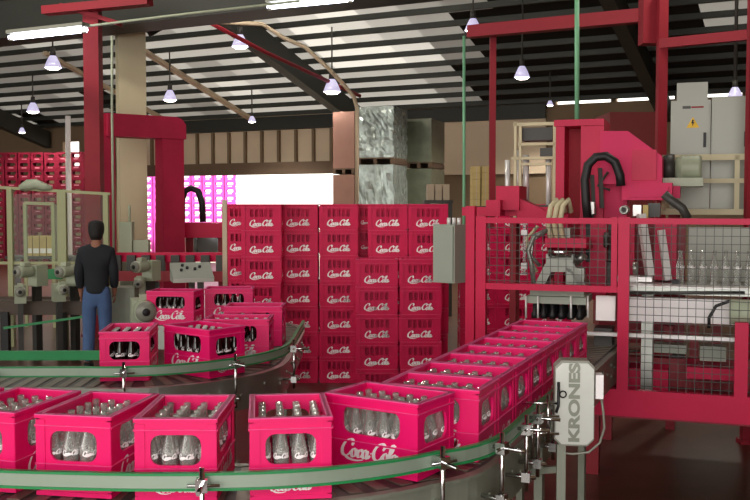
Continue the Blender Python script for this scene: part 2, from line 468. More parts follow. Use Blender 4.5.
def rafter(x, mat_, name, drop=.24, dep=.45, wd=.22, s1=20):
    bm = bmesh.new(); vs = []
    for s in (.1, s1):
        for (dx, dz) in ((-wd/2, -drop-dep), (wd/2, -drop-dep), (wd/2, -drop), (-wd/2, -drop)):
            vs.append(bm.verts.new(B @ Vector((x + dx, -s, roofz(s) + dz))))
    for f in ((3,2,1,0),(4,5,6,7),(0,1,5,4),(1,2,6,5),(2,3,7,6),(3,0,4,7)): bm.faces.new([vs[i] for i in f])
    struct(name, bm, mat_)
rafter(.55, M['beam'], 'trim_1', dep=.6, wd=.3)
rafter(-13.0, M['beam'], 'trim_2', dep=.6, wd=.3)
rafter(-3.7, M['palebeam'], 'trim_3', dep=.10, wd=.2, s1=7, drop=.16)
rafter(-7.0, M['palebeam'], 'trim_11', dep=.10, wd=.16, s1=6, drop=.16)
rafter(9.5, M['beam'], 'trim_4', dep=.5, wd=.3)
bm = bmesh.new(); bbox(bm, -12, 9.0, -14.8, -14.45, 4.85, 5.45); bbox(bm, -12, 9.0, -14.95, -14.3, 4.80, 4.87); struct('trim_5', bm, M['beam'])
# pale concrete column
bm = bmesh.new(); cp = at(132, 200, 16.5)
T = Matrix.Translation((cp.x, cp.y, 0)) @ Matrix.Rotation(R(22), 4, 'Z'); add_box(bm, -.22, .24, -.16, .26, 0, 5.05, T); struct('column_concrete', bm, M['concrete'])
bm = bmesh.new(); add_box(bm, -.5, .5, -.3, .4, 5.05, 5.5, T); add_bar(bm, T @ Vector((.3, 0, 5.0)), T @ Vector((.9, 0, 5.4)), .2, .2); struct('trim_6', bm, M['beam'])
def red_column(n, px, Y, wpx, y1, z0=0):
    p = at(px, 200, Y); hw = wpx / 2 * Y / FPX; zt = at(px, y1, Y).z
    bm = bmesh.new(); add_box(bm, p.x - hw, p.x + hw, Y - hw, Y + hw, z0, zt)
    add_box(bm, p.x - hw * 1.6, p.x + hw * 1.6, Y - hw * 1.6, Y + hw * 1.6, z0, z0 + .04); struct(n, bm, M['redcol'])
red_column('column_red_1', 95, 14.5, 15, 6)
red_column('column_red_2', 492, 13.0, 6, 28)
red_column('column_red_3', 660, 10.2, 9, -10)
red_column('column_red_4', 750, 7.9, 9, -10)
bm = bmesh.new()
add_bar(bm, at(470, 32, 13), at(650, 15, 11.5), .16, .16); struct('trim_7', bm, M['redcol'])
bm = bmesh.new(); add_bar(bm, at(660, 44, 10.2), at(760, 34, 9.6), .1, .1); struct('trim_8', bm, M['redcol'])
bm = bmesh.new(); p = at(652, 12, 10.4); add_box(bm, p.x - .12, p.x + .12, p.y - .1, p.y + .1, p.z - .35, p.z + .3); struct('trim_9', bm, M['redcol'])
bm = bmesh.new(); add_bar(bm, at(45, 11, 14.5), at(150, 1, 14.1), .2, .12); add_bar(bm, at(62, 6, 14.5), at(120, 24, 14.4), .2, .06); struct('trim_10', bm, M['redcol'])

# ------------------------------------------------------------------ conveyor paths
def offset_path(path, off):
    out = []
    for i, p in enumerate(path):
        d = (path[min(i+1, len(path)-1)] - path[max(i-1, 0)]).normalized()
        out.append(p + Vector((d.y, -d.x)) * off)       # to the right of travel
    return out
def smooth(P, n=10):
    return [Vector((q.x, q.y)) for q in catmull(P, n)]
def sweep(bm, path, o0, o1, z0, z1, mi=0):
    a, b = offset_path(path, o0), offset_path(path, o1); prev = None
    for p, q in zip(a, b):
        r_ = [bm.verts.new((p.x, p.y, z0)), bm.verts.new((q.x, q.y, z0)), bm.verts.new((q.x, q.y, z1)), bm.verts.new((p.x, p.y, z1))]
        if prev:
            for k in range(4):
                f = bm.faces.new((prev[k], prev[(k+1) % 4], r_[(k+1) % 4], r_[k])); f.material_index = mi
        else: bm.faces.new(r_[::-1]).material_index = mi
        prev = r_
    bm.faces.new(prev).material_index = mi
def sample(path, t):
    """point and heading at arc length t"""
    for i in range(len(path) - 1):
        d = path[i+1] - path[i]; L_ = d.length
        if t <= L_: return path[i] + d * (t / L_), d.normalized()
        t -= L_
    return path[-1], (path[-1] - path[-2]).normalized()
def path_len(path): return sum((path[i+1] - path[i]).length for i in range(len(path) - 1))

BELT = .952
def conveyor(name, label, path, hw, belt, rails, brackets, legs, plate_h=.2, drop_rail=.31, bolt=.16, inner_plate=True, pm='plate'):
    p0 = path[len(path)//2]
    t = thing(name, label, 'conveyor', (p0.x, p0.y, 0))
    bm = bmesh.new(); sweep(bm, path, -hw + .01, hw - .01, belt - .05, belt)
    L_ = path_len(path); n = int(L_ / .085)
    for k in range(n):                                   # slat joints of the chain
        p, d = sample(path, (k + .5) * L_ / n); rgt = Vector((d.y, -d.x))
        add_bar(bm, (*(p - rgt * (hw - .03)), belt + .001), (*(p + rgt * (hw - .03)), belt + .001), .05, .006, 1)
    part('belt', bm, [M['darkgrey'], M['belt']], t)
    for sgn in (1, -1):
        if sgn < 0 and not inner_plate: continue
        bm = bmesh.new(); sweep(bm, path, sgn * hw, sgn * (hw + .012), belt - plate_h, belt + .003)
        sweep(bm, path, sgn * (hw - .008), sgn * (hw + .03), belt - .010, belt + .004)
        k = 0; q = .1
        while q < L_:
            p, d = sample(path, q); rgt = Vector((d.y, -d.x)) * sgn
            for zz in (belt - .07, belt - .15) if k % 2 else (belt - .11,):
                c = p + rgt * (hw + .012); add_tube(bm, [(*c, zz), (*(c + rgt * .012), zz)], .011, 6)
            q += bolt; k += 1
        part('side_plate', bm, M[pm], t)
    for (sgn, t0, t1, off, zc, hh) in rails:
        sub = [p for i, p in enumerate(path) if t0 <= i / (len(path) - 1) <= t1]
        bm = bmesh.new(); sweep(bm, sub, sgn * off, sgn * (off + .012), zc - hh * .36, zc + hh * .36, 0)
        g = part('guide_rail', bm, M['green'] if zc == 1.045 else M['railface'], t)
        bm = bmesh.new(); sweep(bm, sub, sgn * (off - .004), sgn * (off + .018), zc + hh * .36, zc + hh * .5)
        sweep(bm, sub, sgn * (off - .004), sgn * (off + .018), zc - hh * .5, zc - hh * .36)
        part('green_edge_strip', bm, M['green'], g, label='green plastic wear strip')
    for (q, off, zc) in brackets:
        p, d = sample(path, q * L_); sg = 1 if off > 0 else -1; rgt = Vector((d.y, -d.x)) * sg; off = abs(off)
        bm = bmesh.new()
        c = p + rgt * (off + .05)
        add_tube(bm, [(*c, belt - .16), (*c, zc + .06)], .009, 8)
        add_tube(bm, [(*(p + rgt * (off + .01)), zc), (*(p + rgt * (off + .15)), zc)], .008, 8)
        add_tube(bm, [(*(c - Vector((d.x, d.y)) * .05), zc - .002), (*(c + Vector((d.x, d.y)) * .06), zc - .002)], .006, 6)
        add_box(bm, -.02, .02, -.02, .02, -.022, .022, Matrix.Translation((*c, zc)) @ Matrix.Rotation(math.atan2(d.y, d.x), 4, 'Z'))
        add_box(bm, -.018, .018, -.018, .018, -.02, .02, Matrix.Translation((*c, belt - .1)) @ Matrix.Rotation(math.atan2(d.y, d.x), 4, 'Z'))
        add_tube(bm, [(*(p + rgt * (hw + .005)), belt - .1), (*(c + rgt * .04), belt - .1)], .009, 8)
        part('rail_bracket', bm, M['chrome'], t)
    for (q, off) in legs:
        p, d = sample(path, q * L_); rgt = Vector((d.y, -d.x)); c = p + rgt * off
        TT = Matrix.Translation((*c, 0)) @ Matrix.Rotation(math.atan2(d.y, d.x), 4, 'Z')
        bm = bmesh.new(); add_box(bm, -.03, .03, -.02, .02, .02, belt - .12, TT); add_box(bm, -.06, .06, -.05, .05, 0, .02, TT)
        part('support_leg', bm, M['plate'], t)
    return t

# foreground line
u = Vector((.388, .9217)); P0 = Vector((.19, 3.81))
left_pts = [(-3.3, 4.62), (-2.6, 4.05), (-1.9, 3.72), (-1.36, 3.57), (-1.02, 3.525), (-.70, 3.51), (-.36, 3.54), (-.11, 3.63), (.06, 3.745)]
pts1 = left_pts + [tuple(P0 + u * k) for k in (.06, .5, 1.2, 2.0, 3.0, 4.0)]
path1 = smooth(pts1, 8)
NP1 = len(path1) - 1
conv1 = conveyor('crate_conveyor', 'curved steel slat conveyor in front carrying pink-red bottle crates into the machine', path1, .25, BELT,
    [(1, .05, .80, .30, 1.056, .062), (-1, .72, .98, .28, 1.056, .05)],
    [(.382, .30, 1.056), (.477, .30, 1.056), (.497, .30, 1.056), (.53, .30, 1.056), (.56, .30, 1.056), (.60, .30, 1.056)], [(.25, -.2), (.25, .2), (.5, -.2), (.5, .2), (.62, .25), (.62, -.25), (.8, .2), (.8, -.2)], plate_h=.24)

def crate_pose(c, heading):   # heading in degrees from +Y towards +X; short side along travel; outer short face on the right of travel
    a = R(heading)
    # local -y (short face with window) points to the right of travel
    rgt = Vector((math.cos(a), -math.sin(a)))
    rz = math.atan2(rgt.y, rgt.x) + math.pi / 2
    return (c[0], c[1], BELT + .006), rz

line_crates = []
proto = make_crate('line')
ZC = BELT + .006
spec = [((-1.735, 3.72), 110, 'pink-red bottle crate cut off by the left picture edge on the front conveyor'),
        ((-1.385, 3.637), 105, 'pink-red bottle crate of empties, second from the left on the front conveyor bend'),
        ((-1.04, 3.56), 100, 'pink-red crate of empties, third from left on the bend, wide window facing out'),
        ((-.70, 3.51), 90, 'pink-red crate of empties on the front bend, right above the left rail clamp'),
        ((-.323, 3.53), 83, 'pink-red crate of empties standing apart with gaps either side on the bend'),
        ((.060, 3.772), 33, 'pink-red crate of empties turned at the bend, large script side showing')]
n_str = 8
for k in range(n_str):
    c = P0 + u * (.226 + .302 * k)
    which = {0: 'first', n_str - 1: 'last, under the gripper head,'}.get(k, ORD[k + 1])
    spec.append(((c.x, c.y), 22.8, 'pink-red bottle crate, %s of the straight row running to the machine' % which))
for i, (c, hd, lab) in enumerate(spec):
    loc, rz = crate_pose(c, hd)
    if i == 0:
        o = proto; o.location = loc; o.rotation_euler = (0, 0, rz); o['label'] = lab; o['group'] = 'crates on the front conveyor'
    else: o = dup(proto, loc, rz, lab, 'crates on the front conveyor')
    line_crates.append((loc, rz))

empty_me = new_mesh('empty_bottle', bottle_mesh(False), [M['glass'], M['white']])
full_me = new_mesh('cola_bottle', bottle_mesh(True), [M['cola'], M['white'], M['redcol']])
def fill(loc, rz, me, name, label, group, rows=range(6), cap=False):
    T = Matrix.Translation(loc) @ Matrix.Rotation(rz, 4, 'Z'); x1, y1 = CS/2 - .0095, CL/2 - .0095
    for j in rows:
        for i in range(4):
            p = T @ Vector((-x1 + 2*x1*(i + .5)/4, -y1 + 2*y1*(j + .5)/6, .010))
            o = bpy.data.objects.new(name, me); C.objects.link(o); o.location = p; o.rotation_euler = (0, 0, rz + random.choice((-.3, 0, .2, .5, 2.6)))
            o['label'] = label; o['category'] = 'bottle'; o['group'] = group
            if cap:
                c = bpy.data.objects.new('crown_cap', cap_me); C.objects.link(c); c.parent = o
bm = bmesh.new(); add_lathe(bm, [(.0155, .256), (.0158, .252), (.0150, .2625), (0, .2635)], 12); cap_me = new_mesh('crown_cap', bm, M['bright_steel'])
where = ['the crate at the left picture edge', 'the second crate from the left on the bend', 'the third crate from the left on the bend', 'the crate above the left rail clamp', 'the crate standing apart on the bend', 'the turned crate at the bend', 'the first crate of the straight row', 'the second crate of the straight row', 'the third crate of the straight row', 'the fourth crate of the straight row', 'the fifth crate of the straight row', 'the sixth crate of the straight row', 'the seventh crate of the straight row', 'the last crate of the straight row']
for i in range(1, 14):
    loc, rz = line_crates[i]
    fill(loc, rz, empty_me, 'empty_bottle', 'empty clear glass bottle standing in ' + where[i], 'empty bottles in ' + where[i])

# second conveyor, behind
cx2, cy2, R2 = -1.58, 6.35, .68
pts2 = [(-4.6, cy2 - R2), (-3.4, cy2 - R2), (-2.4, cy2 - R2)] + [(cx2 + R2 * math.cos(R(a)), cy2 + R2 * math.sin(R(a))) for a in range(-100, 1, 20)] + [(cx2 + R2, 6.9), (cx2 + R2, 7.6)] + \
       [(cx2 + R2 * math.cos(R(a)), 7.8 + R2 * math.sin(R(a))) for a in (15, 40, 65, 90)] + [(-1.75, 8.48), (-2.1, 8.48)]
path2 = smooth(pts2, 6)
conveyor('crate_conveyor', 'curved conveyor behind, carrying red crates of dark full bottles past the tall stack', path2, .29, BELT,
    [(1, 0, .62, .325, 1.056, .06), (-1, 0, .30, .32, 1.045, .06)],
    [(.34, .325, 1.056), (.44, .325, 1.056), (.50, .325, 1.056), (.56, .325, 1.056)], [(.1, .2), (.1, -.2), (.3, .2), (.42, .2), (.42, -.2), (.7, .2), (.7, -.2)], plate_h=.2, pm='steel')
M2 = M['crate']
def arc2(deg, rr=R2):
    return (cx2 + rr * math.cos(R(deg)), cy2 + rr * math.sin(R(deg))), -deg
spec2 = []
spec2.append(((-1.505, 5.80), 84, 'red crate of full dark bottles, nearest on the rear curved conveyor'))
c, h = arc2(-41, .68); spec2.append((c, h - 2, 'red crate of full dark bottles, second on the rear curve, script side showing'))
c, h = arc2(0, .67); spec2.append((c, h, 'red crate of full dark bottles, third on the rear curve, nearest the tall stack'))
spec2.append(((-.90, 7.13), 0, 'red crate of full dark bottles, going away behind the rear curve'))
spec2.append(((-1.76, 8.36), 8, 'red crate of full dark bottles beside the pale motor, below the control desk'))
spec2.append(((-1.32, 8.62), 355, 'red crate of full dark bottles between the control desk and the tall stack'))
w2 = ['the nearest crate on the rear curve', 'the second crate on the rear curve', 'the third crate on the rear curve', 'the crate going away behind the rear curve', 'the crate beside the pale motor', 'the crate below the control desk']
for i, (c, hd, lab) in enumerate(spec2):
    loc, rz = crate_pose(c, hd); dup(proto, loc, rz, lab, 'crates on the rear conveyor')
    fill(loc, rz, full_me, 'full_bottle', 'full dark cola bottle in ' + w2[i], 'full bottles in ' + w2[i], rows=range(6) if i != 3 else (0, 1), cap=i < 3)

# ------------------------------------------------------------------ the tall stack
sproto = make_crate('stack')
used = [False]
def stack_crate(x, y, z, rz, lab, grp):
    if not used[0]:
        used[0] = True; o = sproto; o.location = (x, y, z); o.rotation_euler = (0, 0, rz); o['label'] = lab; o['group'] = grp
    else: dup(sproto, (x, y, z), rz, lab, grp)
PITCH = .286
cols = []   # (name, px centre, Y, layers, rz)
cols += [('leftmost set-back column', 243, 11.05, 7, math.pi/2), ('first full column', 262.5, 10.45, 7, math.pi/2), ('second full column', 299.5, 10.75, 7, math.pi/2), ('third full column', 339, 10.75, 7, math.pi/2)]
cols += [('narrow turned column', 367, 11.15, 7, 0), ('fourth full column', 388, 10.55, 7, math.pi/2), ('fifth full column', 428, 10.55, 7, math.pi/2)]
cols += [('left front column', 377, 9.95, 5, math.pi/2), ('right front column', 420, 9.95, 5, math.pi/2)]
for (nm, px, Y, n, rz) in cols:
    X = at(px, 210, Y).x
    for k in range(n):
        jx, jr = random.uniform(-.006, .006), random.uniform(-.012, .012)
        stack_crate(X + jx, Y, k * PITCH, rz + jr, 'red crate, %s, in the %s of the tall stack' % (ORD[n - k] + ' from the top' if n - k > 1 else 'topmost', nm), 'crates in the tall stack')
# crates stacked behind the guard fence
for ci, px in enumerate((478, 515, 551)):
    Y = 11.0; X = at(px, 210, Y).x
    for k in range(7 if ci else 6):
        n = 7 if ci else 6
        stack_crate(X, Y, k * PITCH, math.pi/2 + random.uniform(-.01, .01), 'red crate behind the guard mesh, %s in the %s column' % (ORD[n - k] + ' from the top' if n - k > 1 else 'topmost', ('left', 'middle', 'right')[ci]), 'crates stacked behind the guard mesh')

# far crate walls
def far_crate_mesh():
    bm = bmesh.new()
    for T, wd in side_frames():
        hw = wd * .62
        add_plate(bm, [(-wd/2, 0), (wd/2, 0), (wd/2, CH), (-wd/2, CH)], [rrect(0, CH * .62, hw, CH * .36, .03, 2)], .012, T, 0)
        add_box(bm, -hw * .30, hw * .30, -.004, 0, CH * .2, CH * .31, T, 1)
    add_box(bm, -CS/2 + .01, CS/2 - .01, -CL/2 + .01, CL/2 - .01, .0, .012)
    return bm
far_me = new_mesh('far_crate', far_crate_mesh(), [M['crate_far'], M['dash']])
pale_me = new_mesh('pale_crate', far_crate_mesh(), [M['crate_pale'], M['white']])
def far_stack(me, px0, px1, Y, n, place, grp, z0=0, step=.43, name='bottle_crate'):
    X0, X1 = at(px0, 210, Y).x, at(px1, 210, Y).x; m_ = max(1, round((X1 - X0) / step))
    for c in range(m_):
        for k in range(n):
            o = bpy.data.objects.new(name, me); C.objects.link(o)
            o.location = (X0 + step * (c + .5), Y + random.uniform(-.02, .02), z0 + k * PITCH); o.rotation_euler = (0, 0, math.pi/2)
            o['label'] = place % (ORD[n - k] if n - k > 1 else 'top', ORD[c + 1]); o['category'] = 'crate'; o['group'] = grp
far_stack(far_me, -6, 58, 31.5, 13, 'dark red crate, far left storage wall, %s row down, %s column from left', 'crates in the far left storage wall')
far_stack(far_me, 58.5, 104, 31.2, 13, 'dark red crate left of the red column, %s row down, %s column across', 'crates in the storage wall beside the red column')
far_stack(pale_me, 143, 163, 38.2, 12, 'pale pink crate outdoors beside the concrete column, %s row down, %s column across', 'crates outdoors beside the concrete column')
far_stack(pale_me, 181, 231, 37.2, 7, 'pale pink crate outdoors in the gateway, %s row down, %s column from left', 'crates outdoors in the gateway', z0=1.22)
tk = thing('flatbed_trailer', 'flatbed trailer outdoors in the gateway carrying the pale pink crates', 'trailer', at(205, 240, 37.2) * 1)
tx0, tx1 = at(176, 210, 37.2).x, at(236, 210, 37.2).x
bm = bmesh.new(); add_box(bm, tx0, tx1, 36.6, 38.2, 1.06, 1.22); part('load_bed', bm, M['darkgrey'], tk)
for x in (tx0 + .5, tx0 + 1.3):
    for y in (36.8, 37.9):
        bm = bmesh.new(); add_lathe(bm, [(0, -.12), (.4, -.12), (.45, -.08), (.45, .08), (.4, .12), (0, .12)], 18, Matrix.Translation((x, y, .44)) @ Matrix.Rotation(math.pi/2, 4, 'X')); part('wheel', bm, M['black'], tk)
bm = bmesh.new(); add_box(bm, tx1 - .5, tx1 - .38, 37.2, 37.35, -.02, 1.06); part('support_leg', bm, M['darkgrey'], tk)

# ------------------------------------------------------------------ machine and guard fence on the right
FM = Matrix.Translation((1.68, 6.6, 0)) @ Matrix.Rotation(R(-18.9), 4, 'Z')
def pbox(bm, b, x0, y0, x1, y1, depth, mi=0, T=FM):
    """box whose front face lies in the machine's local plane y=b and spans the given sight lines"""
    a = hit(x0, y0, T, b); c = hit(x1, y1, T, b)
    add_box(bm, min(a.x, c.x), max(a.x, c.x), b, b + depth, min(a.z, c.z), max(a.z, c.z), T, mi)
def pp(px, py, b=0, T=FM): return T @ hit(px, py, T, b)

fence = thing('guard_fence', 'red guard fence with dark wire mesh in front of the machine', 'fence', FM @ Vector((0, 0, .55)))
def fpost(px0, px1, py0, py1, b=0, dep=.07):
    bm = bmesh.new(); a = hit(px0, py0, FM, b); c = hit(px1, py1, FM, b)
    add_box(bm, a.x, c.x, b - dep/2, b + dep/2, c.z, a.z, FM); return bm
part('post', fpost(467, 475, 206, 352, .02, .08), M['red'], fence)
part('post', fpost(477, 486, 216, 356), M['red'], fence)
part('post', fpost(612, 617, 217, 292), M['red'], fence)
part('post', fpost(619, 628, 217, 395), M['red'], fence)
part('post', fpost(735, 747, 322, 400), M['red'], fence)
def frail(pxa, pxb, ya, yb):
    bm = bmesh.new(); a = hit(pxa, ya, FM, 0); zb = hit(pxa, yb, FM, 0).z; c = hit(pxb, ya, FM, 0)
    add_box(bm, a.x, c.x, -.03, .03, zb, a.z, FM); return bm
part('rail', frail(478, 790, 217.5, 223), M['red'], fence)
part('rail', frail(480, 622, 282.5, 288.5), M['red'], fence)
part('sill_beam', frail(590, 800, 387, 413), M['red'], fence)
def mesh_panel(pxa, pxb, ya, yb, step=.055):
    bm = bmesh.new(); a = hit(pxa, ya, FM, 0); c = hit(pxb, ya, FM, 0); z1 = a.z; z0 = hit(pxa, yb, FM, 0).z
    x = a.x + step/2
    while x < c.x: add_bar(bm, (x, .0, z0), (x, .0, z1), .0042, .0042, 0, FM); x += step
    z = z0 + step/2
    while z < z1: add_bar(bm, (a.x, .003, z), (c.x, .003, z), .0042, .0042, 0, FM); z += step
    return bm
part('wire_mesh', mesh_panel(486, 614, 222, 284), M['darkgrey'], fence, label='dark wire mesh infill')
part('wire_mesh', mesh_panel(626, 790, 222, 389), M['darkgrey'], fence, label='dark wire mesh infill')

# grey terminal box on the left post
tb = thing('terminal_box', 'tall grey-green terminal box fixed to the left red fence post', 'box', pp(449, 283, -.1))
bm = bmesh.new(); TBX = Matrix.Translation((0, 0, 0)) @ Matrix.Translation(pp(446, 283, -.05)) @ Matrix.Rotation(R(-38), 4, 'Z')
hB = (283 - 225) * 7.0 / FPX
add_box(bm, -.115, .075, 0, .17, 0, hB, TBX); part('housing', bm, M['grey'], tb)
bm = bmesh.new(); add_box(bm, -.105, .065, -.012, 0, .012, hB - .012, TBX); part('door', bm, M['grey'], tb)
bm = bmesh.new()
for k in range(3): add_tube(bm, [TBX @ Vector((-.03 + .045 * k, .08, hB)), TBX @ Vector((-.03 + .045 * k, .08, hB + .05))], .014, 8)
part('cable_gland', bm, M['bright_steel'], tb)

# bottle unpacking machine
GBF = .37
mach = thing('packing_machine', 'large red crate unpacking machine with gripper head behind the guard fence', 'machine', FM @ Vector((-.2, 1.2, .55)))
bm = bmesh.new()
pbox(bm, 1.3, 556, 122, 563, 300, .5); pbox(bm, 1.3, 581, 122, 602, 300, .5); pbox(bm, 1.6, 562, 124, 583, 300, .2, 1); pbox(bm, 1.28, 554, 120, 604, 125, .55)
part('lift_column', bm, [M['red'], M['deepred']], mach)
bm = bmesh.new()
pts = [hit(px, py, FM, 1.25) for px, py in ((600, 131), (628, 131), (662, 156), (662, 184), (600, 184))]
add_prism(bm, [(p.x, p.z) for p in pts], .4, FM @ Matrix.Translation((0, 1.25, 0)))
pbox(bm, 1.15, 622, 183, 672, 200, .4); pbox(bm, 1.4, 598, 160, 626, 300, .35)
pbox(bm, 1.3, 668, 186, 680, 198, .2)
part('arm_housing', bm, M['pinkred'], mach)
bm = bmesh.new(); pbox(bm, 1.0, 462, 207, 556, 216, .3); pbox(bm, .9, 496, 186, 519, 210, .35); pbox(bm, .8, 486, 200, 500, 216, .3)
pts = [hit(px, py, FM, .95) for px, py in ((517, 197), (548, 212), (548, 218), (517, 218))]
add_prism(bm, [(p.x, p.z) for p in pts], .2, FM @ Matrix.Translation((0, .95, 0)))
part('frame_beam', bm, M['red'], mach)
bm = bmesh.new()
for a in ((618, 222, 634, 276), (655, 222, 671, 280), (590, 222, 606, 300), (671, 222, 676, 280)): pbox(bm, .85, *a, .12)
pbox(bm, 1.2, 600, 222, 684, 345, .08, 1)
part('red_panel', bm, [M['red'], M['darkred']], mach)
bm = bmesh.new()
for (x0, y0, x1, y1, r_) in ((641, 214, 650, 276, .042), (661, 230, 668, 280, .02)):
    add_bar(bm, pp(x0, y0, .6), pp(x1, y1, .6), r_ * 2, .05)
add_box(bm, -.04, .12, .55, .65, hit(640, 279, FM, .6).z - .02, hit(640, 276, FM, .6).z, FM)
part('swing_arm', bm, M['bright_steel'], mach, label='white steel swing arm')
bm = bmesh.new(); TT = FM @ Matrix.Translation(hit(624, 210, FM, .7)) @ Matrix.Rotation(math.pi/2, 4, 'X'); add_lathe(bm, [(.012, 0), (.022, .03), (.034, .03), (.038, -.1)], 16, TT); add_lathe(bm, [(0, .005), (.022, .005)], 12, TT, 1)
part('pivot_ring', bm, [M['steel'], M['black']], mach)
bm = bmesh.new(); add_box(bm, -.3, 1.9, .06, 1.6, .50, .58, FM); part('base_deck', bm, M['darkred'], mach)
for (x, y) in ((-.2, .4), (1.7, .4), (-.2, 1.5), (1.7, 1.5)):
    bm = bmesh.new(); add_box(bm, x - .06, x + .06, y - .06, y + .06, 0, .5, FM); part('foot', bm, M['darkred'], mach)
# gripper head
gh = bmesh.new(); GB = .35
pts = [hit(px, py, FM, GB) for px, py in ((532, 290), (545, 264), (574, 264), (588, 290), (580, 290), (570, 272), (551, 272), (542, 290))]
add_prism(gh, [(p.x, p.z) for p in pts], .3, FM @ Matrix.Translation((0, GB, 0)))
pbox(gh, GB + .02, 546, 254, 573, 265, .25); pbox(gh, GB + .05, 550, 228, 570, 240, .2); pbox(gh, GB, 566, 268, 584, 290, .1)
pts_ = [pp(x, y, GB) for x, y in ((534, 285), (531, 262), (528, 250), (534, 236), (548, 230))]; add_tube(gh, pts_, .018, 8)
part('gripper_body', gh, M['grip'], mach)
bm = bmesh.new(); pbox(bm, GB - .04, 545, 238, 586, 248, .3); pbox(bm, GB + .2, 558, 214, 568, 232, .1); part('red_bracket', bm, M['red'], mach)
bm = bmesh.new()
for k, x in enumerate((551, 557, 563)):
    add_tube(bm, [pp(x, 240, GB), pp(x - 3, 222, GB), pp(x, 206, GB), pp(x + 5, 200, GB + .05), pp(x + 8, 212, GB + .1)], .02, 8)
part('air_hose', bm, M['cream'], mach)
bm = bmesh.new(); pbox(bm, .18, 526, 296, 586, 305, .42); pbox(bm, .2, 530, 290, 584, 297, .38); part('gripper_plate', bm, M['grey'], mach, label='pale grey-green gripper plate')
a = hit(530, 304, FM, .2); c = hit(584, 304, FM, .2)
bm = bmesh.new()
for k in range(6):
    for j in range(4):
        x = a.x + (c.x - a.x) * (k + .5) / 6; q = Vector((x, .22 + .085 * j, a.z))
        add_lathe(bm, [(.0, 0), (.016, 0), (.016, -.05), (.026, -.07), (.026, -.105), (.0, -.105)], 10, FM @ Matrix.Translation(q))
part('bottle_gripper', bm, M['black'], mach, label='black rubber bottle grippers in rows')
bm = bmesh.new()
for px in (526, 538, 571, 588): add_tube(bm, [pp(px, 296, .16), pp(px, 318, .16)], .008, 6)
part('guide_rod', bm, M['bright_steel'], mach)
bm = bmesh.new(); hs = [pp(x, y, 1.0) for x, y in ((588, 222), (586, 200), (585, 180), (588, 165), (596, 157), (606, 156), (615, 162), (620, 175), (621, 186))]
add_tube(bm, [Vector((q.x, q.y, q.z)) for q in hs], .036, 10)
part('cable_hose', bm, M['black'], mach, label='black arched cable hose')
bm = bmesh.new(); add_tube(bm, [pp(x, y, .75) for x, y in ((664, 194), (672, 201), (682, 208), (688, 219))], .035, 10); part('cable_hose', bm, M['darkgrey'], mach, label='dark ribbed hose')
bm = bmesh.new()
for (x, y) in ((592, 175), (600, 168)): add_bar(bm, pp(x, y, 1.2), pp(x + 2, y + 40, 1.2), .03, .03)
add_tube(bm, [pp(608, 172, 1.2), pp(598, 186, 1.2), pp(610, 190, 1.2)], .012, 6)
part('linkage', bm, M['darkgrey'], mach)
def fit(name, m_, boxes=(), tubes=(), label=None):
    bm = bmesh.new()
    for (b_, x0, y0, x1, y1, dp) in boxes: pbox(bm, b_, x0, y0, x1, y1, dp)
    for (b_, P_, r_) in tubes: add_tube(bm, [pp(x, y, b_) for x, y in P_], r_, 8)
    return part(name, bm, M[m_], mach, label=label)
fit('chain_guide', 'black', [(1.22, 586, 205, 593, 262, .06)])
fit('chain_guide', 'darkgrey', [(1.1, 606, 225, 612, 268, .08)])
fit('valve', 'bright_steel', [(1.0, 588, 202, 594, 214, .1)]); fit('valve', 'bright_steel', [(.9, 587, 240, 594, 249, .1)])
fit('valve', 'cartony', [(.7, 643, 205, 648, 222, .06)], label='brass valve'); fit('valve', 'darkgrey', [(.75, 648, 203, 660, 217, .12)])
fit('lubricator', 'bright_steel', [(.75, 633, 205, 641, 216, .1)])
fit('sensor_block', 'bright_steel', [(.5, 633, 277, 652, 282, .12)]); fit('sensor_block', 'black', [(.45, 672, 280, 680, 287, .1)])
fit('pulley', 'steel', (), [(.55, ((633, 268), (638, 268)), .05)]); fit('pulley', 'darkgrey', (), [(.8, ((604, 240), (609, 240)), .06)])
fit('guide_column', 'chrome', [(.9, 523, 224, 525.5, 268, .025)]); fit('sensor_block', 'bright_steel', [(.88, 521, 230, 527, 235, .05)]); fit('sensor_block', 'bright_steel', [(.88, 521, 263, 527, 269, .05)])
fit('air_hose', 'steel', (), [(.45, ((545, 232), (533, 240), (531, 256), (540, 266)), .014)]); fit('air_hose', 'cream', (), [(.5, ((538, 226), (527, 238), (529, 258), (537, 272)), .012)])
fit('vacuum_cylinder', 'chrome', (), [(GBF, ((549, 252), (572, 252)), .045)]); fit('cross_cylinder', 'redcol', (), [(.5, ((570, 251), (592, 244)), .03)])
fit('cross_cylinder', 'steel', (), [(.55, ((575, 262), (585, 254)), .035)])
fit('door_plate', 'pinkred', [(1.13, 628, 187, 668, 197, .03)]); fit('door_plate', 'red', [(1.23, 632, 150, 656, 180, .03)])
fit('bracket', 'darkgrey', [(.9, 604, 262, 612, 290, .2)]); fit('roller_shaft', 'darkgrey', (), [(.3, ((626, 293), (745, 293)), .012)]); fit('roller_shaft', 'chrome', (), [(.6, ((600, 351), (640, 351)), .015)])
for x_ in (644, 664, 690, 712): fit('support_post', 'darkred', [(1.0, x_, 326, x_ + 8, 392, .15)])
fit('drive_belt', 'black', [(.95, 670, 356, 684, 390, .2)]); fit('chain_case', 'darkgrey', [(.4, 594, 328, 612, 348, .2)])
bm = bmesh.new(); pbox(bm, .16, 596, 296, 615, 321, .06); part('cover_plate', bm, M['white'], mach, label='white square cover plate')
bm = bmesh.new(); pbox(bm, .6, 628, 368, 668, 392, .4); pbox(bm, .5, 686, 367, 735, 381, .4); pbox(bm, .9, 600, 355, 760, 392, .1, 1); pbox(bm, .7, 600, 360, 614, 392, .2)
part('lower_casing', bm, [M['red'], M['darkred']], mach)
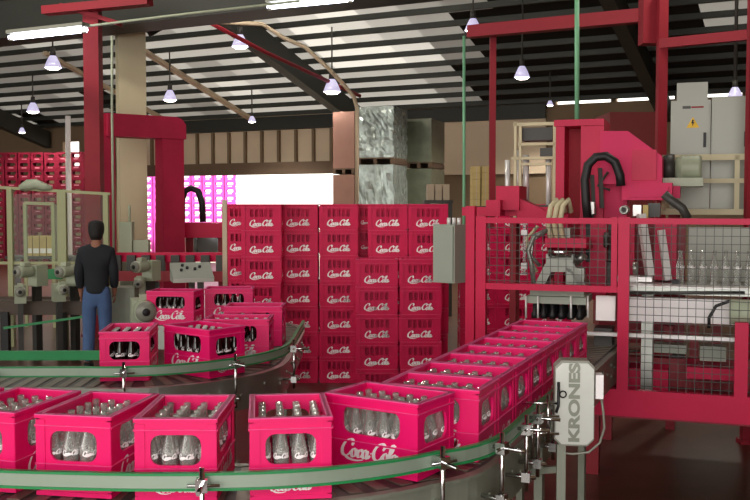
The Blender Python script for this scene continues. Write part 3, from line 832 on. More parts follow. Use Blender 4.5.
bm = bmesh.new(); pbox(bm, .55, 654, 344, 686, 354, .15); pbox(bm, .55, 700, 346, 726, 362, .15); part('gear_box', bm, M['grey'], mach)

# bottle discharge conveyor inside the machine
bc = thing('bottle_conveyor', 'white steel bottle table behind the mesh with empties standing on it', 'conveyor', FM @ Vector((.7, .4, .58)))
zt = hit(700, 286, FM, .55).z
bm = bmesh.new(); pbox(bm, .3, 624, 297, 742, 325, .1); part('side_beam', bm, M['white'], bc, label='white side beam')
bm = bmesh.new(); pbox(bm, .22, 620, 286, 800, 290, .3); part('guide_bar', bm, M['bright_steel'], bc)
bm = bmesh.new(); pbox(bm, .25, 560, 334, 736, 338, .05); part('guide_bar', bm, M['bright_steel'], bc)
bm = bmesh.new(); xa = hit(626, 290, FM, .3).x; add_box(bm, xa, xa + 2.0, .34, 1.0, zt - .05, zt, FM); part('table_top', bm, M['steel'], bc)
for q in (.1, 1.2): bm = bmesh.new(); add_box(bm, xa + q, xa + q + .08, .5, .58, .58, zt - .05, FM); part('leg', bm, M['steel'], bc)
bm = bmesh.new(); add_box(bm, xa + .42, xa + 2.0, 1.05, 1.08, zt, zt + .42, FM); part('back_panel', bm, M['cab'], bc, label='bright steel back panel')
bm = bmesh.new(); q = hit(742, 312, FM, .1); TT = FM @ Matrix.Translation(q) @ Matrix.Rotation(math.pi/2, 4, 'Y')
add_lathe(bm, [(0, -.08), (.085, -.08), (.085, .14), (0, .14)], 14, TT); part('drive_motor', bm, M['motor'], bc)
bm = bmesh.new(); add_tube(bm, [pp(x, y, .12) for x, y in ((709, 328), (709, 318), (716, 306), (730, 301), (742, 303))], .012, 8); part('cable', bm, M['black'], bc)
x = hit(680, 286, FM, .5).x
for r_ in range(1):
    for k in range(13):
        o = bpy.data.objects.new('empty_bottle', empty_me); C.objects.link(o); o.location = FM @ Vector((x + .078 * k + .03 * r_, .5 + .09 * r_, zt)); o.rotation_euler = (0, 0, random.uniform(-.5, .5))
        o['label'] = 'empty glass bottle standing in line on the table behind the mesh'; o['category'] = 'bottle'; o['group'] = 'bottles in line behind the mesh'

# platform with handrail, motor, cabinets
plat = thing('platform', 'cream service platform with handrail in front of the grey cabinets', 'platform', FM @ Vector((1.3, 1.9, .58)))
PB = 1.9
bm = bmesh.new(); pbox(bm, PB, 655, 209, 790, 215, 1.2); part('deck', bm, M['cream'], plat)
for (y0, y1) in ((155, 159), (179, 182.5)):
    bm = bmesh.new(); pbox(bm, PB, 662, y0, 790, y1, .035); part('rail', bm, M['cream'], plat)
for x in (662, 735):
    bm = bmesh.new(); pbox(bm, PB, x, 155, x + 4, 210, .04); part('post', bm, M['cream'], plat)
zd = hit(700, 215, FM, PB).z
for x in (668, 780):
    bm = bmesh.new(); q = hit(x, 212, FM, PB); add_box(bm, q.x, q.x + .08, PB + .1, PB + .18, 0, zd, FM); part('leg', bm, M['redcol'], plat)
    bm = bmesh.new(); add_box(bm, q.x, q.x + .08, PB + 1.0, PB + 1.08, 0, zd, FM); part('leg', bm, M['redcol'], plat)
zdt = hit(700, 209, FM, PB).z
cabs = []
def cabinet(label, x0, x1, ytop, b, dep, z0, doors=1, name='control_cabinet', sign=False):
    p = hit(x0, ytop, FM, b); q = hit(x1, ytop, FM, b)
    t = thing(name, label, 'cabinet', FM @ Vector(((p.x + q.x)/2, b + dep/2, z0)))
    bm = bmesh.new(); add_box(bm, p.x, q.x, b, b + dep, z0, p.z, FM); part('casing', bm, M['cab'], t)
    if doors:
        bm = bmesh.new(); add_box(bm, p.x + .015, q.x - .015, b - .02, b, z0 + .05, p.z - .03, FM); d = part('door', bm, M['cab'], t)
        bm = bmesh.new(); add_box(bm, q.x - .06, q.x - .035, b - .045, b - .02, z0 + .55, z0 + .68, FM); part('handle', bm, M['black'], d, label='black lever handle')
        if sign:
            zc = (z0 + p.z) / 2 + .28; xc = (p.x + q.x)/2 + .02
            bm = bmesh.new(); TT = FM @ Matrix.Translation((xc, b - .024, zc))
            add_prism(bm, [(-.055, -.04), (.055, -.04), (0, .055)], .004, TT); part('warning_sign', bm, M['yellow'], d, label='yellow triangular warning sign')
            bm = bmesh.new(); add_prism(bm, [(-.006, .03), (.012, .03), (.002, .01), (.014, .01), (-.008, -.03), (-.001, -.002), (-.014, -.002)], .002, FM @ Matrix.Translation((xc, b - .0265, zc))); part('bolt_symbol', bm, M['black'], d)
            bm = bmesh.new(); add_box(bm, xc - .09, xc - .02, b - .0225, b - .02, zc + .13, zc + .155, FM); add_box(bm, xc - .015, xc + .09, b - .0225, b - .02, zc + .135, zc + .15, FM, 1); part('maker_plate', bm, [M['darkgrey'], M['redcol']], d)
    return t, p, q
cabinet('grey control cabinet with yellow warning triangle, left of the pair on the platform', 671, 711, 101, PB + .35, .45, zdt, sign=True)
cabinet('plain grey control cabinet, right of the pair on the platform', 712, 752, 97, PB + .35, .45, zdt)
pz = hit(690, 101, FM, PB + .35).z
cabinet('small grey box sitting on top of the left control cabinet', 677, 708, 83, PB + .4, .35, pz, doors=0, name='ventilation_box')
mt = thing('electric_motor', 'grey-green electric motor with ribbed body on the platform handrail level', 'motor', pp(685, 180, PB - .25))
bm = bmesh.new(); TT = FM @ Matrix.Translation(hit(688, 168, FM, PB - .2)) @ Matrix.Rotation(math.pi/2, 4, 'Y')
add_lathe(bm, [(0, -.10), (.09, -.10), (.10, -.06)] + [(.10 + .012 * (k % 2), -.06 + .02 * k) for k in range(8)] + [(.09, .11), (0, .11)], 16, TT); part('motor_body', bm, M['motor'], mt)
bm = bmesh.new(); add_lathe(bm, [(0, -.2), (.1, -.2), (.12, -.17), (.12, -.11), (0, -.11)], 16, TT); part('fan_cover', bm, M['darkgrey'], mt)
bm = bmesh.new(); q = hit(688, 181, FM, PB - .2); add_box(bm, q.x - .32, q.x + .12, PB - .5, PB - .08, q.z - .05, q.z + .02, FM); part('mount', bm, M['motor'], mt)

# cream tube frame left of the lift column
fr = thing('pipe_frame', 'cream pipe frame with steel cylinders left of the red lift column', 'frame', pp(535, 214, 2.0))
bm = bmesh.new(); b = 2.0
for (x, y0, y1) in ((514, 122, 218), (519, 124, 210), (553, 122, 218)): pbox(bm, b, x, y0, x + 2, y1, .03)
for (y, x0, x1) in ((123, 513, 555), (143, 518, 555), (157, 511, 555), (163, 520, 552)): pbox(bm, b, x0, y, x1, y + 2, .03)
part('pipework', bm, M['cream'], fr)
zf = FM @ Vector((0, 0, 0))
for (x0, x1, y0, y1) in ((505, 510, 160, 205), (515, 520, 150, 206), (523, 529, 155, 205), (546, 551, 155, 215)):
    bm = bmesh.new(); p = hit((x0 + x1)/2, y0, FM, b + .1); q = hit((x0 + x1)/2, y1, FM, b + .1); rr = (x1 - x0) / 2 * 9 / FPX
    add_tube(bm, [FM @ p, FM @ Vector((q.x, q.y, q.z))], rr, 12); part('cylinder', bm, M['bright_steel'], fr)
for a_ in ((522, 128, 552, 140, .2), (540, 148, 553, 158, .2)):
    bm = bmesh.new(); pbox(bm, b + .05, *a_); part('valve_block', bm, M['darkgrey'], fr)
bm = bmesh.new(); pbox(bm, b, 512, 205, 556, 212, .4); part('base_tray', bm, M['darkgrey'], fr)
for x in (515, 552): bm = bmesh.new(); q = hit(x, 212, FM, b + .2); add_box(bm, q.x - .03, q.x + .03, b + .1, b + .3, 0, q.z, FM); part('leg', bm, M['redcol'], fr)

# drive housing by the front conveyor
KB = pp(577, 448, -1.9); KB = at(574, 446, 4.32)
KT = Matrix.Translation((KB.x, KB.y, KB.z)) @ Matrix.Rotation(R(-6), 4, 'Z')
kh = thing('drive_housing', 'pale grey drive housing with chamfered corners and raised lettering beside the front conveyor', 'machine housing', KB, R(-6))
M['cover'] = mat('cover_grey', (200, 202, 194), .4, .15)
W_, H_ = .180, .395; ch = .03
oct_ = [(-W_/2+ch, 0), (W_/2-ch, 0), (W_/2, ch), (W_/2, H_-ch), (W_/2-ch, H_), (-W_/2+ch, H_), (-W_/2, H_-ch), (-W_/2, ch)]
bm = bmesh.new(); add_prism(bm, oct_, .09, KT); part('casing', bm, M['cab'], kh)
bm = bmesh.new(); add_prism(bm, [(x * .95, .01 + z * .95) for x, z in oct_], .012, KT @ Matrix.Translation((0, -.012, 0))); cov = part('cover', bm, M['cover'], kh)
fc = bpy.data.curves.new('raised_lettering', 'FONT'); fc.body = 'KRONES'; fc.size = .088; fc.extrude = .003; fc.align_x = 'CENTER'; fc.align_y = 'CENTER'; fc.offset = .0036; fc.space_character = .98
tmp = bpy.data.objects.new('tmp', fc); C.objects.link(tmp); dg = bpy.context.evaluated_depsgraph_get(); dg.update()
tme = bpy.data.meshes.new_from_object(tmp.evaluated_get(dg)); bpy.data.objects.remove(tmp)
tb_ = bmesh.new(); tb_.from_mesh(tme); tb_.transform(KT @ Matrix.Translation((.0, -.014, H_/2 + .005)) @ Matrix.Rotation(-math.pi/2, 4, 'Y') @ Matrix.Rotation(math.pi/2, 4, 'X') @ Matrix.Diagonal((1.1, .75, 1, 1)))
part('raised_lettering', tb_, M['plate'], cov, label='raised lettering reading upward')
bm = bmesh.new(); add_box(bm, W_/2 + .005, W_/2 + .04, .0, .07, .22, .33, KT); part('junction_box', bm, M['white'], kh, label='white junction box')
bm = bmesh.new(); add_tube(bm, [KT @ Vector(p) for p in ((.125, .03, .22), (.135, .03, .15), (.14, .03, .08), (.12, .03, .01), (.07, .03, -.035), (0, .03, -.045), (-.06, .03, -.04))], .006, 8); part('cable', bm, M['cab'], kh)
bm = bmesh.new(); add_tube(bm, [KT @ Vector(p) for p in ((-.075, -.03, .30), (-.075, -.03, .19), (-.085, -.03, .16))], .007, 8); add_lathe(bm, [(.012, 0), (.018, .003), (.012, .006)], 12, KT @ Matrix.Translation((-.055, -.03, .245)) @ Matrix.Rotation(math.pi/2, 4, 'X')); part('grab_handle', bm, M['black'], kh, label='black grab handle')
bm = bmesh.new(); add_box(bm, -.10, .0, .09, .14, .03, .1, KT); add_box(bm, -.075, -.035, .02, .06, -KB.z + .0, .0, KT); add_bar(bm, KT @ Vector((-.05, .05, -.12)), KT @ Vector((-.36, .2, -.20)), .03, .03); part('bracket_leg', bm, M['plate'], kh)
bm = bmesh.new()
for z in (.06, .14, .20): add_tube(bm, [KT @ Vector((-.24, -.02, z)), KT @ Vector((-.07, -.02, z))], .007, 8)
add_tube(bm, [KT @ Vector((-.12, -.02, .02)), KT @ Vector((-.12, -.02, .24))], .008, 8); add_tube(bm, [KT @ Vector((-.19, -.02, -.06)), KT @ Vector((-.19, -.02, .17))], .008, 8)
part('clamp_rod', bm, M['chrome'], kh)

# ------------------------------------------------------------------ left: palletiser, motors, guard, desk, person
gt = thing('palletiser', 'red portal frame of the palletiser beside the pale concrete column', 'machine', at(140, 205, 15.2) * 1)
gt.location.z = 0; WM[gt.name] = Matrix.Translation(gt.location)
GM = Matrix.Translation(at(108, 205, 15.2)) @ Matrix.Rotation(R(36), 4, 'Z'); GM.translation.z = 0
bm = bmesh.new(); gw = hit(170, 200, GM, 0).x
ztop = hit(108, 114, GM, 0).z
add_box(bm, -.09, .09, -.1, .12, .0, ztop, GM); part('post', bm, M['dustred'], gt)
bm = bmesh.new(); add_box(bm, gw - .19, gw + .19, -.15, .15, 0, ztop - .05, GM); part('post', bm, M['dustred'], gt)
bm = bmesh.new(); add_prism(bm, [(-.05, ztop - .36), (gw + .22, ztop - .36), (gw + .22, ztop - .12), (gw + .14, ztop - .03), (gw + .05, ztop), (-.05, ztop)], .36, GM @ Matrix.Translation((0, -.18, 0)))
part('cross_beam', bm, M['dustred'], gt)
GC = Matrix.Translation((0, 16.4, 0)); a = hit(155, 223, GC, -.3); c = hit(218, 236, GC, -.3); bm = bmesh.new(); add_box(bm, a.x, c.x + .3, -.3, .3, a.z - .25, a.z, GC)
add_box(bm, a.x, a.x + .4, -.3, .3, 0.5, a.z - .25, GC)
part('carriage', bm, M['red'], gt)
bm = bmesh.new(); add_tube(bm, [GC @ hit(x, y, GC, -.2) for x, y in ((182, 222), (182, 200), (185, 191), (191, 188), (198, 191), (202, 202), (203, 222))], .055, 10); part('cable_chain', bm, M['black'], gt, label='black arched cable chain')
for x in (160, 190, 222):
    bm = bmesh.new(); q = hit(x, 236, GC, -.1); add_box(bm, q.x - .06, q.x + .06, -.16, -.04, 0, a.z - .2, GC); part('leg', bm, M['darkred'], gt)

# crate line in front of the palletiser: low red-edged conveyor
rc = thing('roller_conveyor', 'long red-sided conveyor with empty gaps below the palletiser', 'conveyor', (-3.0, 13.4, 0))
bm = bmesh.new(); a = at(100, 257, 13.7); c = at(232, 257, 13.2); 
add_bar(bm, a, c, .1, .13); part('side_rail', bm, M['red'], rc)
bm = bmesh.new(); add_bar(bm, a + Vector((0, -.15, -.26)), c + Vector((0, -.15, -.26)), .1, .14); part('side_rail', bm, M['darkred'], rc)
bm = bmesh.new()
for k in range(9): q = a.lerp(c, (k + .5) / 9); add_box(bm, q.x - .1, q.x + .02, q.y - .12, q.y - .04, q.z - .2, q.z + .03)
part('bracket', bm, M['darkgrey'], rc)
for k in range(3): bm = bmesh.new(); q = a.lerp(c, (k + .3) / 3); add_box(bm, q.x - .04, q.x + .04, q.y - .04, q.y + .04, 0, q.z - .1); part('leg', bm, M['darkgrey'], rc)

# long conveyor with geared motors, where the person stands behind
gc = thing('drive_conveyor', 'dark brown conveyor frame with geared motors behind the person', 'conveyor', (-4.5, 12.4, 0))
for y in (12.4, 13.0):
    bm = bmesh.new(); add_box(bm, -6.2, -2.95, y, y + .06, .56, .74); part('side_frame', bm, M['brownframe'], gc)
bm = bmesh.new(); add_box(bm, -6.2, -2.95, 12.46, 13.0, .66, .70); part('belt', bm, M['belt'], gc)
for x in (-5.9, -4.85, -4.1, -3.1):
    bm = bmesh.new(); add_box(bm, x - .05, x + .05, 12.36, 12.46, 0, .6); part('leg', bm, M['black'] if x == -4.85 else M['darkgrey'], gc)
bm = bmesh.new(); add_bar(bm, at(4, 328, 12.2), at(88, 316, 12.2), .04, .03); part('guide_strip', bm, M['green'], gc, label='thin green guide strip')
bm = bmesh.new(); add_bar(bm, at(30, 274, 13.05), at(62, 274, 13.05), .06, .14); part('guide_strip', bm, M['green'], gc)
bm = bmesh.new(); add_box(bm, -3.45, -3.05, 12.0, 12.34, .5, .95); part('drive_cover', bm, M['plate'], gc)
def gear_motor(px, py, Y, r_, label, yaw, axis=.26):
    p = at(px, py, Y); t = thing('gear_motor', label, 'motor', p, 0, 'geared motors along the conveyors')
    T = Matrix.Translation(p) @ Matrix.Rotation(yaw, 4, 'Z') @ Matrix.Rotation(math.pi/2, 4, 'X')
    bm = bmesh.new(); prof = [(0, .0), (r_ * .95, .0), (r_, -.02)] + [(r_ * (1 + .05 * (k % 2)), -.02 - .02 * k) for k in range(9)] + [(r_ * .8, -axis), (0, -axis)]
    add_lathe(bm, prof, 18, T); part('motor_body', bm, M['motor'], t)
    bm = bmesh.new(); add_lathe(bm, [(0, .03), (r_ * .62, .03), (r_ * .95, .005), (r_ * .95, 0)], 18, T); add_lathe(bm, [(0, .034), (r_ * .36, .034), (r_ * .36, .028)], 14, T, 1); part('fan_cover', bm, [M['cab'], M['black']], t)
    bm = bmesh.new(); TT = Matrix.Translation(p) @ Matrix.Rotation(yaw, 4, 'Z')
    add_box(bm, -r_ * 1.1, r_ * 1.1, axis - .02, axis + .16, -r_ * 2.6, r_ * .9, TT); add_box(bm, -r_ * .5, r_ * .6, .08, .18, r_ * .9, r_ * 1.5, TT); part('gear_box', bm, M['motor'], t)
    bm = bmesh.new(); add_box(bm, -r_ * .5, r_ * .5, axis, axis + .1, -p.z + .0, -r_ * 2.5, TT); part('stand', bm, M['darkgrey'], t)
    return t
gear_motor(17, 272, 12.2, .078, 'grey-green geared motor at the left, in front of the first guard post', R(-30))
gear_motor(20, 292, 12.0, .066, 'small geared motor hanging below the left motor', R(20))
gear_motor(59, 272, 12.2, .078, 'grey-green geared motor just left of the person', R(-20))
gear_motor(64, 290, 12.0, .066, 'small geared motor low down beside the person', R(30))
gear_motor(135, 267, 12.2, .076, 'grey-green geared motor right of the person, left of the control desk', R(-25))
gear_motor(138, 284, 12.0, .06, 'small geared motor below the one right of the person', R(10))
gear_motor(146, 312, 8.2, .095, 'large pale motor end beside the red crate of full bottles', R(18), .3)

# control desk
cd_ = thing('control_desk', 'steel control desk with sloping top on a thin post', 'control desk', at(192, 305, 9.0))
p = at(192, 276, 9.0); T = Matrix.Translation(p) @ Matrix.Rotation(R(18), 4, 'Z')
bm = bmesh.new()
v = [bm.verts.new(T @ Vector(q)) for q in ((-.19,-.14,-.05),(.19,-.14,-.05),(.19,.16,-.05),(-.19,.16,-.05),(-.19,-.14,-.01),(.19,-.14,-.01),(.19,.16,.12),(-.19,.16,.12))]
for f in ((3,2,1,0),(4,5,6,7),(0,1,5,4),(1,2,6,5),(2,3,7,6),(3,0,4,7)): bm.faces.new([v[i] for i in f])
part('desk_box', bm, M['deskpaint'], cd_)
bm = bmesh.new(); nrm = Vector((0, -.4, .92)).normalized()
for (x, y) in ((-.1, 0), (-.04, .04), (.03, .02), (.08, .06), (-.08, .09)):
    bm = bmesh.new(); z = -.01 + (y + .14) / .30 * .13; c = Vector((x, y, z)); add_tube(bm, [T @ c, T @ (c + nrm * .02)], .014, 8); part('button', bm, M['black'], cd_)
bm = bmesh.new(); add_tube(bm, [T @ Vector((0, .02, -.05)), T @ Vector((0, .02, -p.z))], .03, 10); part('post', bm, M['steel'], cd_)

# pale post and cream guard
bm = bmesh.new(); p = at(225, 250, 9.4); add_box(bm, p.x - .022, p.x + .022, p.y - .02, p.y + .02, 0, at(225, 200, 9.4).z); add_box(bm, p.x - .06, p.x + .06, p.y - .06, p.y + .06, 0, .02)
solo('guard_post', bm, M['palebeam'], 'thin pale post standing at the left edge of the tall crate stack', 'post', (p.x, p.y, 0))
gd = thing('guard_screen', 'pale green framed clear guard screen behind the person', 'guard screen', (-4.3, 13.4, 0))
Yg = 13.4
for (x, hw) in ((10, .035), (62, .06), (106, .035)):
    bm = bmesh.new(); p = at(x, 200, Yg); add_box(bm, p.x - hw, p.x + hw, Yg - .04, Yg + .04, 0, at(x, 188 + .06 * x, Yg).z); part('post', bm, M['postgreen'], gd)
for (y0, y1) in ((187, 194), (263, 263)):
    bm = bmesh.new(); add_bar(bm, at(-8, y0, Yg), at(110, y1, Yg), .03, .04); part('rail', bm, M['postgreen'], gd)
for (x0, x1) in ((12, 59), (65, 104)):
    bm = bmesh.new(); a = at(x0, 194, Yg); c = at(x1, 262, Yg); add_box(bm, a.x, c.x, Yg - .006, Yg + .006, c.z, a.z); part('clear_panel', bm, M['clear'], gd)
bm = bmesh.new(); a = at(25, 203, 15.5); c = at(54, 204, 15.5)
add_bar(bm, a, c, .05, .05); add_bar(bm, a, (a.x, 15.5, 0), .05, .05); add_bar(bm, c, (c.x, 15.5, 0), .14, .05)
solo('gate_frame', bm, M['postgreen'], 'pale green gate frame seen through the left guard screen', 'frame', (a.x, 15.5, 0))
bm = bmesh.new(); pts_ = [at(x, y, Yg - .02) for x, y in ((20, 188), (28, 185), (36, 184), (44, 187), (52, 188))]; add_tube(bm, pts_, [.04, .08, .07, .06, .03], 8)
solo('cable_bundle', bm, M['motor'], 'pale green cable bundle lying on top of the left guard rail', 'cable', pts_[2])
# cartons behind the screen
for k in range(4):
    bm = bmesh.new(); p = at(29 + 7 * k, 246, 20); hw = 3.1 * 20 / FPX; z1 = at(29, 236, 20).z; z0 = at(29, 256, 20).z
    add_box(bm, p.x - hw, p.x + hw, 20, 20.3, z0, z1); add_box(bm, p.x - hw * .9, p.x + hw * .9, 19.99, 20.0, z0 + .06, z0 + .16, None, 1)
    solo('carton', bm, [M['cartony'], M['white']], 'yellowish carton, %s from left of the four seen through the guard screen' % ORD[k+1], 'carton', (p.x, 20.15, z0), 'cartons behind the guard screen')
bm = bmesh.new(); p = at(40, 256, 20); add_box(bm, p.x - .7, p.x + .7, 19.9, 20.5, p.z - .06, p.z); 
for sx in (-.6, .6): add_box(bm, p.x + sx - .04, p.x + sx + .04, 20, 20.4, 0, p.z - .06)
solo('carton_table', bm, M['darkgrey'], 'dark table under the yellowish cartons behind the guard screen', 'table', (p.x, 20.2, 0))
# green valve box near the concrete column
bm = bmesh.new(); p = at(127, 236, 13.9); add_box(bm, p.x - .09, p.x + .09, p.y - .08, p.y + .08, 0, at(127, 222, 13.9).z); add_box(bm, p.x + .1, p.x + .32, p.y - .05, p.y + .1, 0, at(127, 240, 13.9).z)
add_tube(bm, [(p.x + .04, p.y, 1.7), (p.x + .04, p.y, at(127, 205, 13.9).z)], .02, 6)
solo('valve_box', bm, M['motor'], 'pale green valve box at the foot of the concrete column', 'box', (p.x, p.y, 0))

# person
def skin_mesh(name, V, E, mats, sub=2, root=0, fix=None):
    me = bpy.data.meshes.new(name); me.from_pydata([v[:3] for v in V], E, []); o = bpy.data.objects.new(name, me); C.objects.link(o)
    md = o.modifiers.new('s', 'SKIN'); md.use_smooth_shade = True
    for i, v in enumerate(V):
        sv = me.skin_vertices[0].data[i]; sv.radius = (v[3], v[4] if len(v) > 4 else v[3]); sv.use_root = (i == root)
    sb = o.modifiers.new('d', 'SUBSURF'); sb.levels = sb.render_levels = sub
    dg = bpy.context.evaluated_depsgraph_get(); dg.update(); r_ = bpy.data.meshes.new_from_object(o.evaluated_get(dg)); bpy.data.objects.remove(o)
    bm = bmesh.new(); bm.from_mesh(r_); bpy.data.meshes.remove(r_); return bm
pb = at(96, 240, 11.6)
pr = thing('person', 'person in dark jacket, blue jeans and black cap standing with back turned beside motors', 'person', (pb.x, pb.y, 0), R(8))
PW = WM[pr.name]
# facing +Y (away from camera); x right
Bd = [(0,0,.98,.13,.10),(0,.01,1.15,.13,.10),(0,.0,1.36,.15,.10),(0,-.01,1.50,.06,.06),(0,.01,1.58,.05,.055),(0,.03,1.66,.075,.09),(0,.03,1.74,.07,.085),
      (-.17,0,1.42,.05),(-.208,-.02,1.16,.042),(-.2,.08,.94,.034),(-.2,.1,.86,.034,.02),
      (.17,0,1.42,.05),(.212,-.02,1.16,.042),(.2,.08,.95,.034),(.2,.1,.87,.034,.02),
      (-.09,0,.88,.085),(-.10,.02,.50,.06),(-.11,-.03,.10,.045),(-.115,.09,.045,.04),
      (.09,0,.88,.085),(.09,.04,.50,.06),(.09,.06,.10,.045),(.095,.18,.045,.04)]
Eb = [(0,1),(1,2),(2,3),(3,4),(4,5),(5,6),(2,7),(7,8),(8,9),(9,10),(2,11),(11,12),(12,13),(13,14),(0,15),(15,16),(16,17),(17,18),(0,19),(19,20),(20,21),(21,22)]
bm = skin_mesh('body', Bd, Eb, M['skin'])
def head_bits(bm):
    add_lathe(bm, [(0,-.02),(.012,-.012),(.014,0),(.008,.018),(0,.025)], 8, Matrix.Translation((0, .125, 1.665)))
    for s in (-1, 1): add_lathe(bm, [(0,-.012),(.03,-.008),(.03,.004),(0,.008)], 10, Matrix.Translation((s*.078, .02, 1.675)) @ Matrix.Rotation(math.pi/2, 4, 'Y') @ Matrix.Scale(1.15, 4, (1,0,0)))
def fingers(bm):
    for s in (-1, 1):
        for k in range(4):
            y0 = .075 + .018 * k; ln = (.068, .078, .074, .058)[k]
            add_tube(bm, [(s*.2, y0, .865), (s*.202, y0 + .008, .865 - ln * .45), (s*.19, y0 + .012, .865 - ln * .8), (s*.175, y0 + .012, .865 - ln)], [.0095, .009, .008, .006], 6)
        add_tube(bm, [(s*.19, .125, .91), (s*.175, .15, .88), (s*.165, .155, .85)], [.012, .011, .008], 6)
head_bits(bm); fingers(bm); bm.transform(PW); bd = part('body', bm, M['skin'], pr, label='bare head, neck and hands')
Jk = [(0,0,.90,.168,.135),(0,0,1.1,.160,.125),(0,0,1.25,.195,.14),(0,-.005,1.40,.175,.12),(0,-.005,1.545,.072,.072),
      (-.17,0,1.42,.08),(-.208,-.02,1.16,.064),(-.2,.07,.97,.054),
      (.17,0,1.42,.08),(.212,-.02,1.16,.064),(.2,.08,.97,.054)]
Ej = [(0,1),(1,2),(2,3),(3,4),(3,5),(5,6),(6,7),(3,8),(8,9),(9,10)]
bm = skin_mesh('jacket', Jk, Ej, M['jacket'], root=1); bm.transform(PW); part('jacket', bm, M['jacket'], pr, label='dark jacket')
Tr = [(0,0,1.14,.138,.098),(0,0,.96,.142,.105),(-.09,0,.82,.105),(-.10,.02,.50,.082),(-.11,-.03,.07,.072),(.09,0,.82,.105),(.09,.04,.50,.082),(.09,.06,.07,.072)]
bm = skin_mesh('jeans', Tr, [(0,1),(1,2),(2,3),(3,4),(1,5),(5,6),(6,7)], M['jeans']); bm.transform(PW); part('jeans', bm, M['jeans'], pr, label='blue jeans')
bm = bmesh.new(); add_lathe(bm, [(.088,1.64),(.098,1.69),(.098,1.74),(.088,1.785),(.05,1.81),(0,1.815)], 18, PW @ Matrix.Translation((0,.025,0)) @ Matrix.Scale(1.12, 4, (0,1,0))); part('cap', bm, M['hair'], pr, label='black cap')
bm = bmesh.new(); add_box(bm, -.07, .07, .12, .2, 1.715, 1.728, PW); part('cap_peak', bm, M['hair'], pr)
bm = bmesh.new(); add_lathe(bm, [(0,-.09),(.062,-.085),(.086,-.02),(.08,.06)], 14, PW @ Matrix.Translation((0,.005,1.66))); part('hair', bm, M['hair'], pr)
for (x, y) in ((-.112, .03), (.092, .12)):
    bm = bmesh.new(); add_lathe(bm, [(0,0),(.055,0),(.058,.03),(.05,.07),(0,.09)], 14, PW @ Matrix.Translation((x, y, 0)) @ Matrix.Scale(2.3, 4, (0,1,0))); part('shoe', bm, M['black'], pr)

# ------------------------------------------------------------------ pallets in the background
def box_stack(name, label, cat, x0, x1, ytop, ysplit, Y, dep, m_, rot, grp=None):
    a = at(x0, 200, Y); c = at(x1, 200, Y); wd = c.x - a.x
    T = Matrix.Translation((a.x, Y, 0)) @ Matrix.Rotation(rot, 4, 'Z'); zt_ = at(x0, ytop, Y).z; zs = at(x0, ysplit, Y).z
    for (z0, z1, which) in ((.0, zs - .02, 'lower'), (zs, zt_, 'upper')):
        t = thing(name, label % which, cat, (a.x, Y, z0), rot, grp)
        bm = bmesh.new(); bmesh.ops.create_cube(bm, size=1)
        bm.transform(Matrix.Translation((wd/2, dep/2, (z1 - z0 + .14)/2)) @ Matrix.Diagonal((wd, dep, z1 - z0 - .14, 1)))
        bmesh.ops.subdivide_edges(bm, edges=bm.edges, cuts=14, use_grid_fill=True)
        rnd = random.Random(len(label) + int(z0 * 10))
        for v_ in bm.verts:
            if m_ is M['silver']: v_.co += Vector((rnd.uniform(-.02, .02), rnd.uniform(-.012, .012), 0)) * (1 if .2 < v_.co.z < z1 - z0 - .1 else 0)
        part('wrapped_load', bm, m_, t, world=False)
        bm = bmesh.new()
        for k in range(3): add_box(bm, wd * k / 2 - (.04 if k else 0) - (.04 if k == 2 else 0), wd * k / 2 + (.08 if k == 0 else .04 if k == 1 else 0), 0, dep, 0, .11)
        for k in range(5): add_box(bm, 0, wd, dep * k / 5, dep * k / 5 + dep * .14, .11, .14)
        part('pallet', bm, M['pallet_wood'], t, world=False)
box_stack('wrapped_pallet', 'silver film-wrapped pallet load behind the tall crates, %s one of the front pair', 'pallet load', 357, 395, 107, 164, 21.5, 1.1, M['silver'], R(-18))
box_stack('wrapped_pallet', 'dark film-wrapped pallet load, %s one of the rear pair behind the silver ones', 'pallet load', 406, 432, 119, 168, 22.8, 1.3, mat('shaded_wrap', (96, 100, 82), .35, .3, noise=.4, scale=5), R(-18))  # shaded side of the deeper pallets, put into a dark wrap colour
box_stack('carton_pallet', 'brown carton pallet load left of the silver wrapped ones, %s of two', 'pallet load', 333, 356, 112, 174, 24, 1.0, M['carton'], R(-20))
def carton_pile(x0, x1, y0, y1, Y, nx_, nz_, m_, lab, grp):
    a = at(x0, y0, Y); c = at(x1, y1, Y); dx = (c.x - a.x) / nx_; dz = (a.z - c.z) / nz_
    for i in range(nx_):
        for k in range(nz_):
            bm = bmesh.new(); add_box(bm, a.x + dx * i + .01, a.x + dx * (i + 1) - .01, Y, Y + .4, c.z + dz * k, c.z + dz * (k + 1) - .004)
            add_box(bm, a.x + dx * (i + .45), a.x + dx * (i + .55), Y - .003, Y, c.z + dz * k, c.z + dz * (k + 1) - .004, None, 1)
            solo('carton', bm, [m_, M['palebeam']], lab % (ORD[nz_ - k] if nz_ - k > 1 else 'top', ('left', 'middle', 'right')[i] if nx_ == 3 else ('left', 'right')[i]), 'carton', (a.x + dx * (i + .5), Y + .2, c.z + dz * k), grp)
    return a, c
def stand(x0, x1, y, Y, lab):
    a = at(x0, y, Y); c = at(x1, y, Y); bm = bmesh.new(); add_box(bm, a.x - .05, c.x + .05, Y - .05, Y + .5, a.z - .06, a.z - .002)
    for xx in (a.x, c.x): add_box(bm, xx - .04, xx + .04, Y, Y + .08, 0, a.z - .06); add_box(bm, xx - .04, xx + .04, Y + .35, Y + .43, 0, a.z - .06)
    solo('storage_rack', bm, M['darkgrey'], lab, 'rack', (a.x, Y, 0))
carton_pile(472, 490, 166, 206, 15, 2, 6, M['cartony'], 'yellowish carton beside the thin red column, %s row, %s side', 'yellowish cartons beside the thin red column')
stand(472, 490, 206, 15, 'dark rack under the yellowish cartons beside the thin red column')
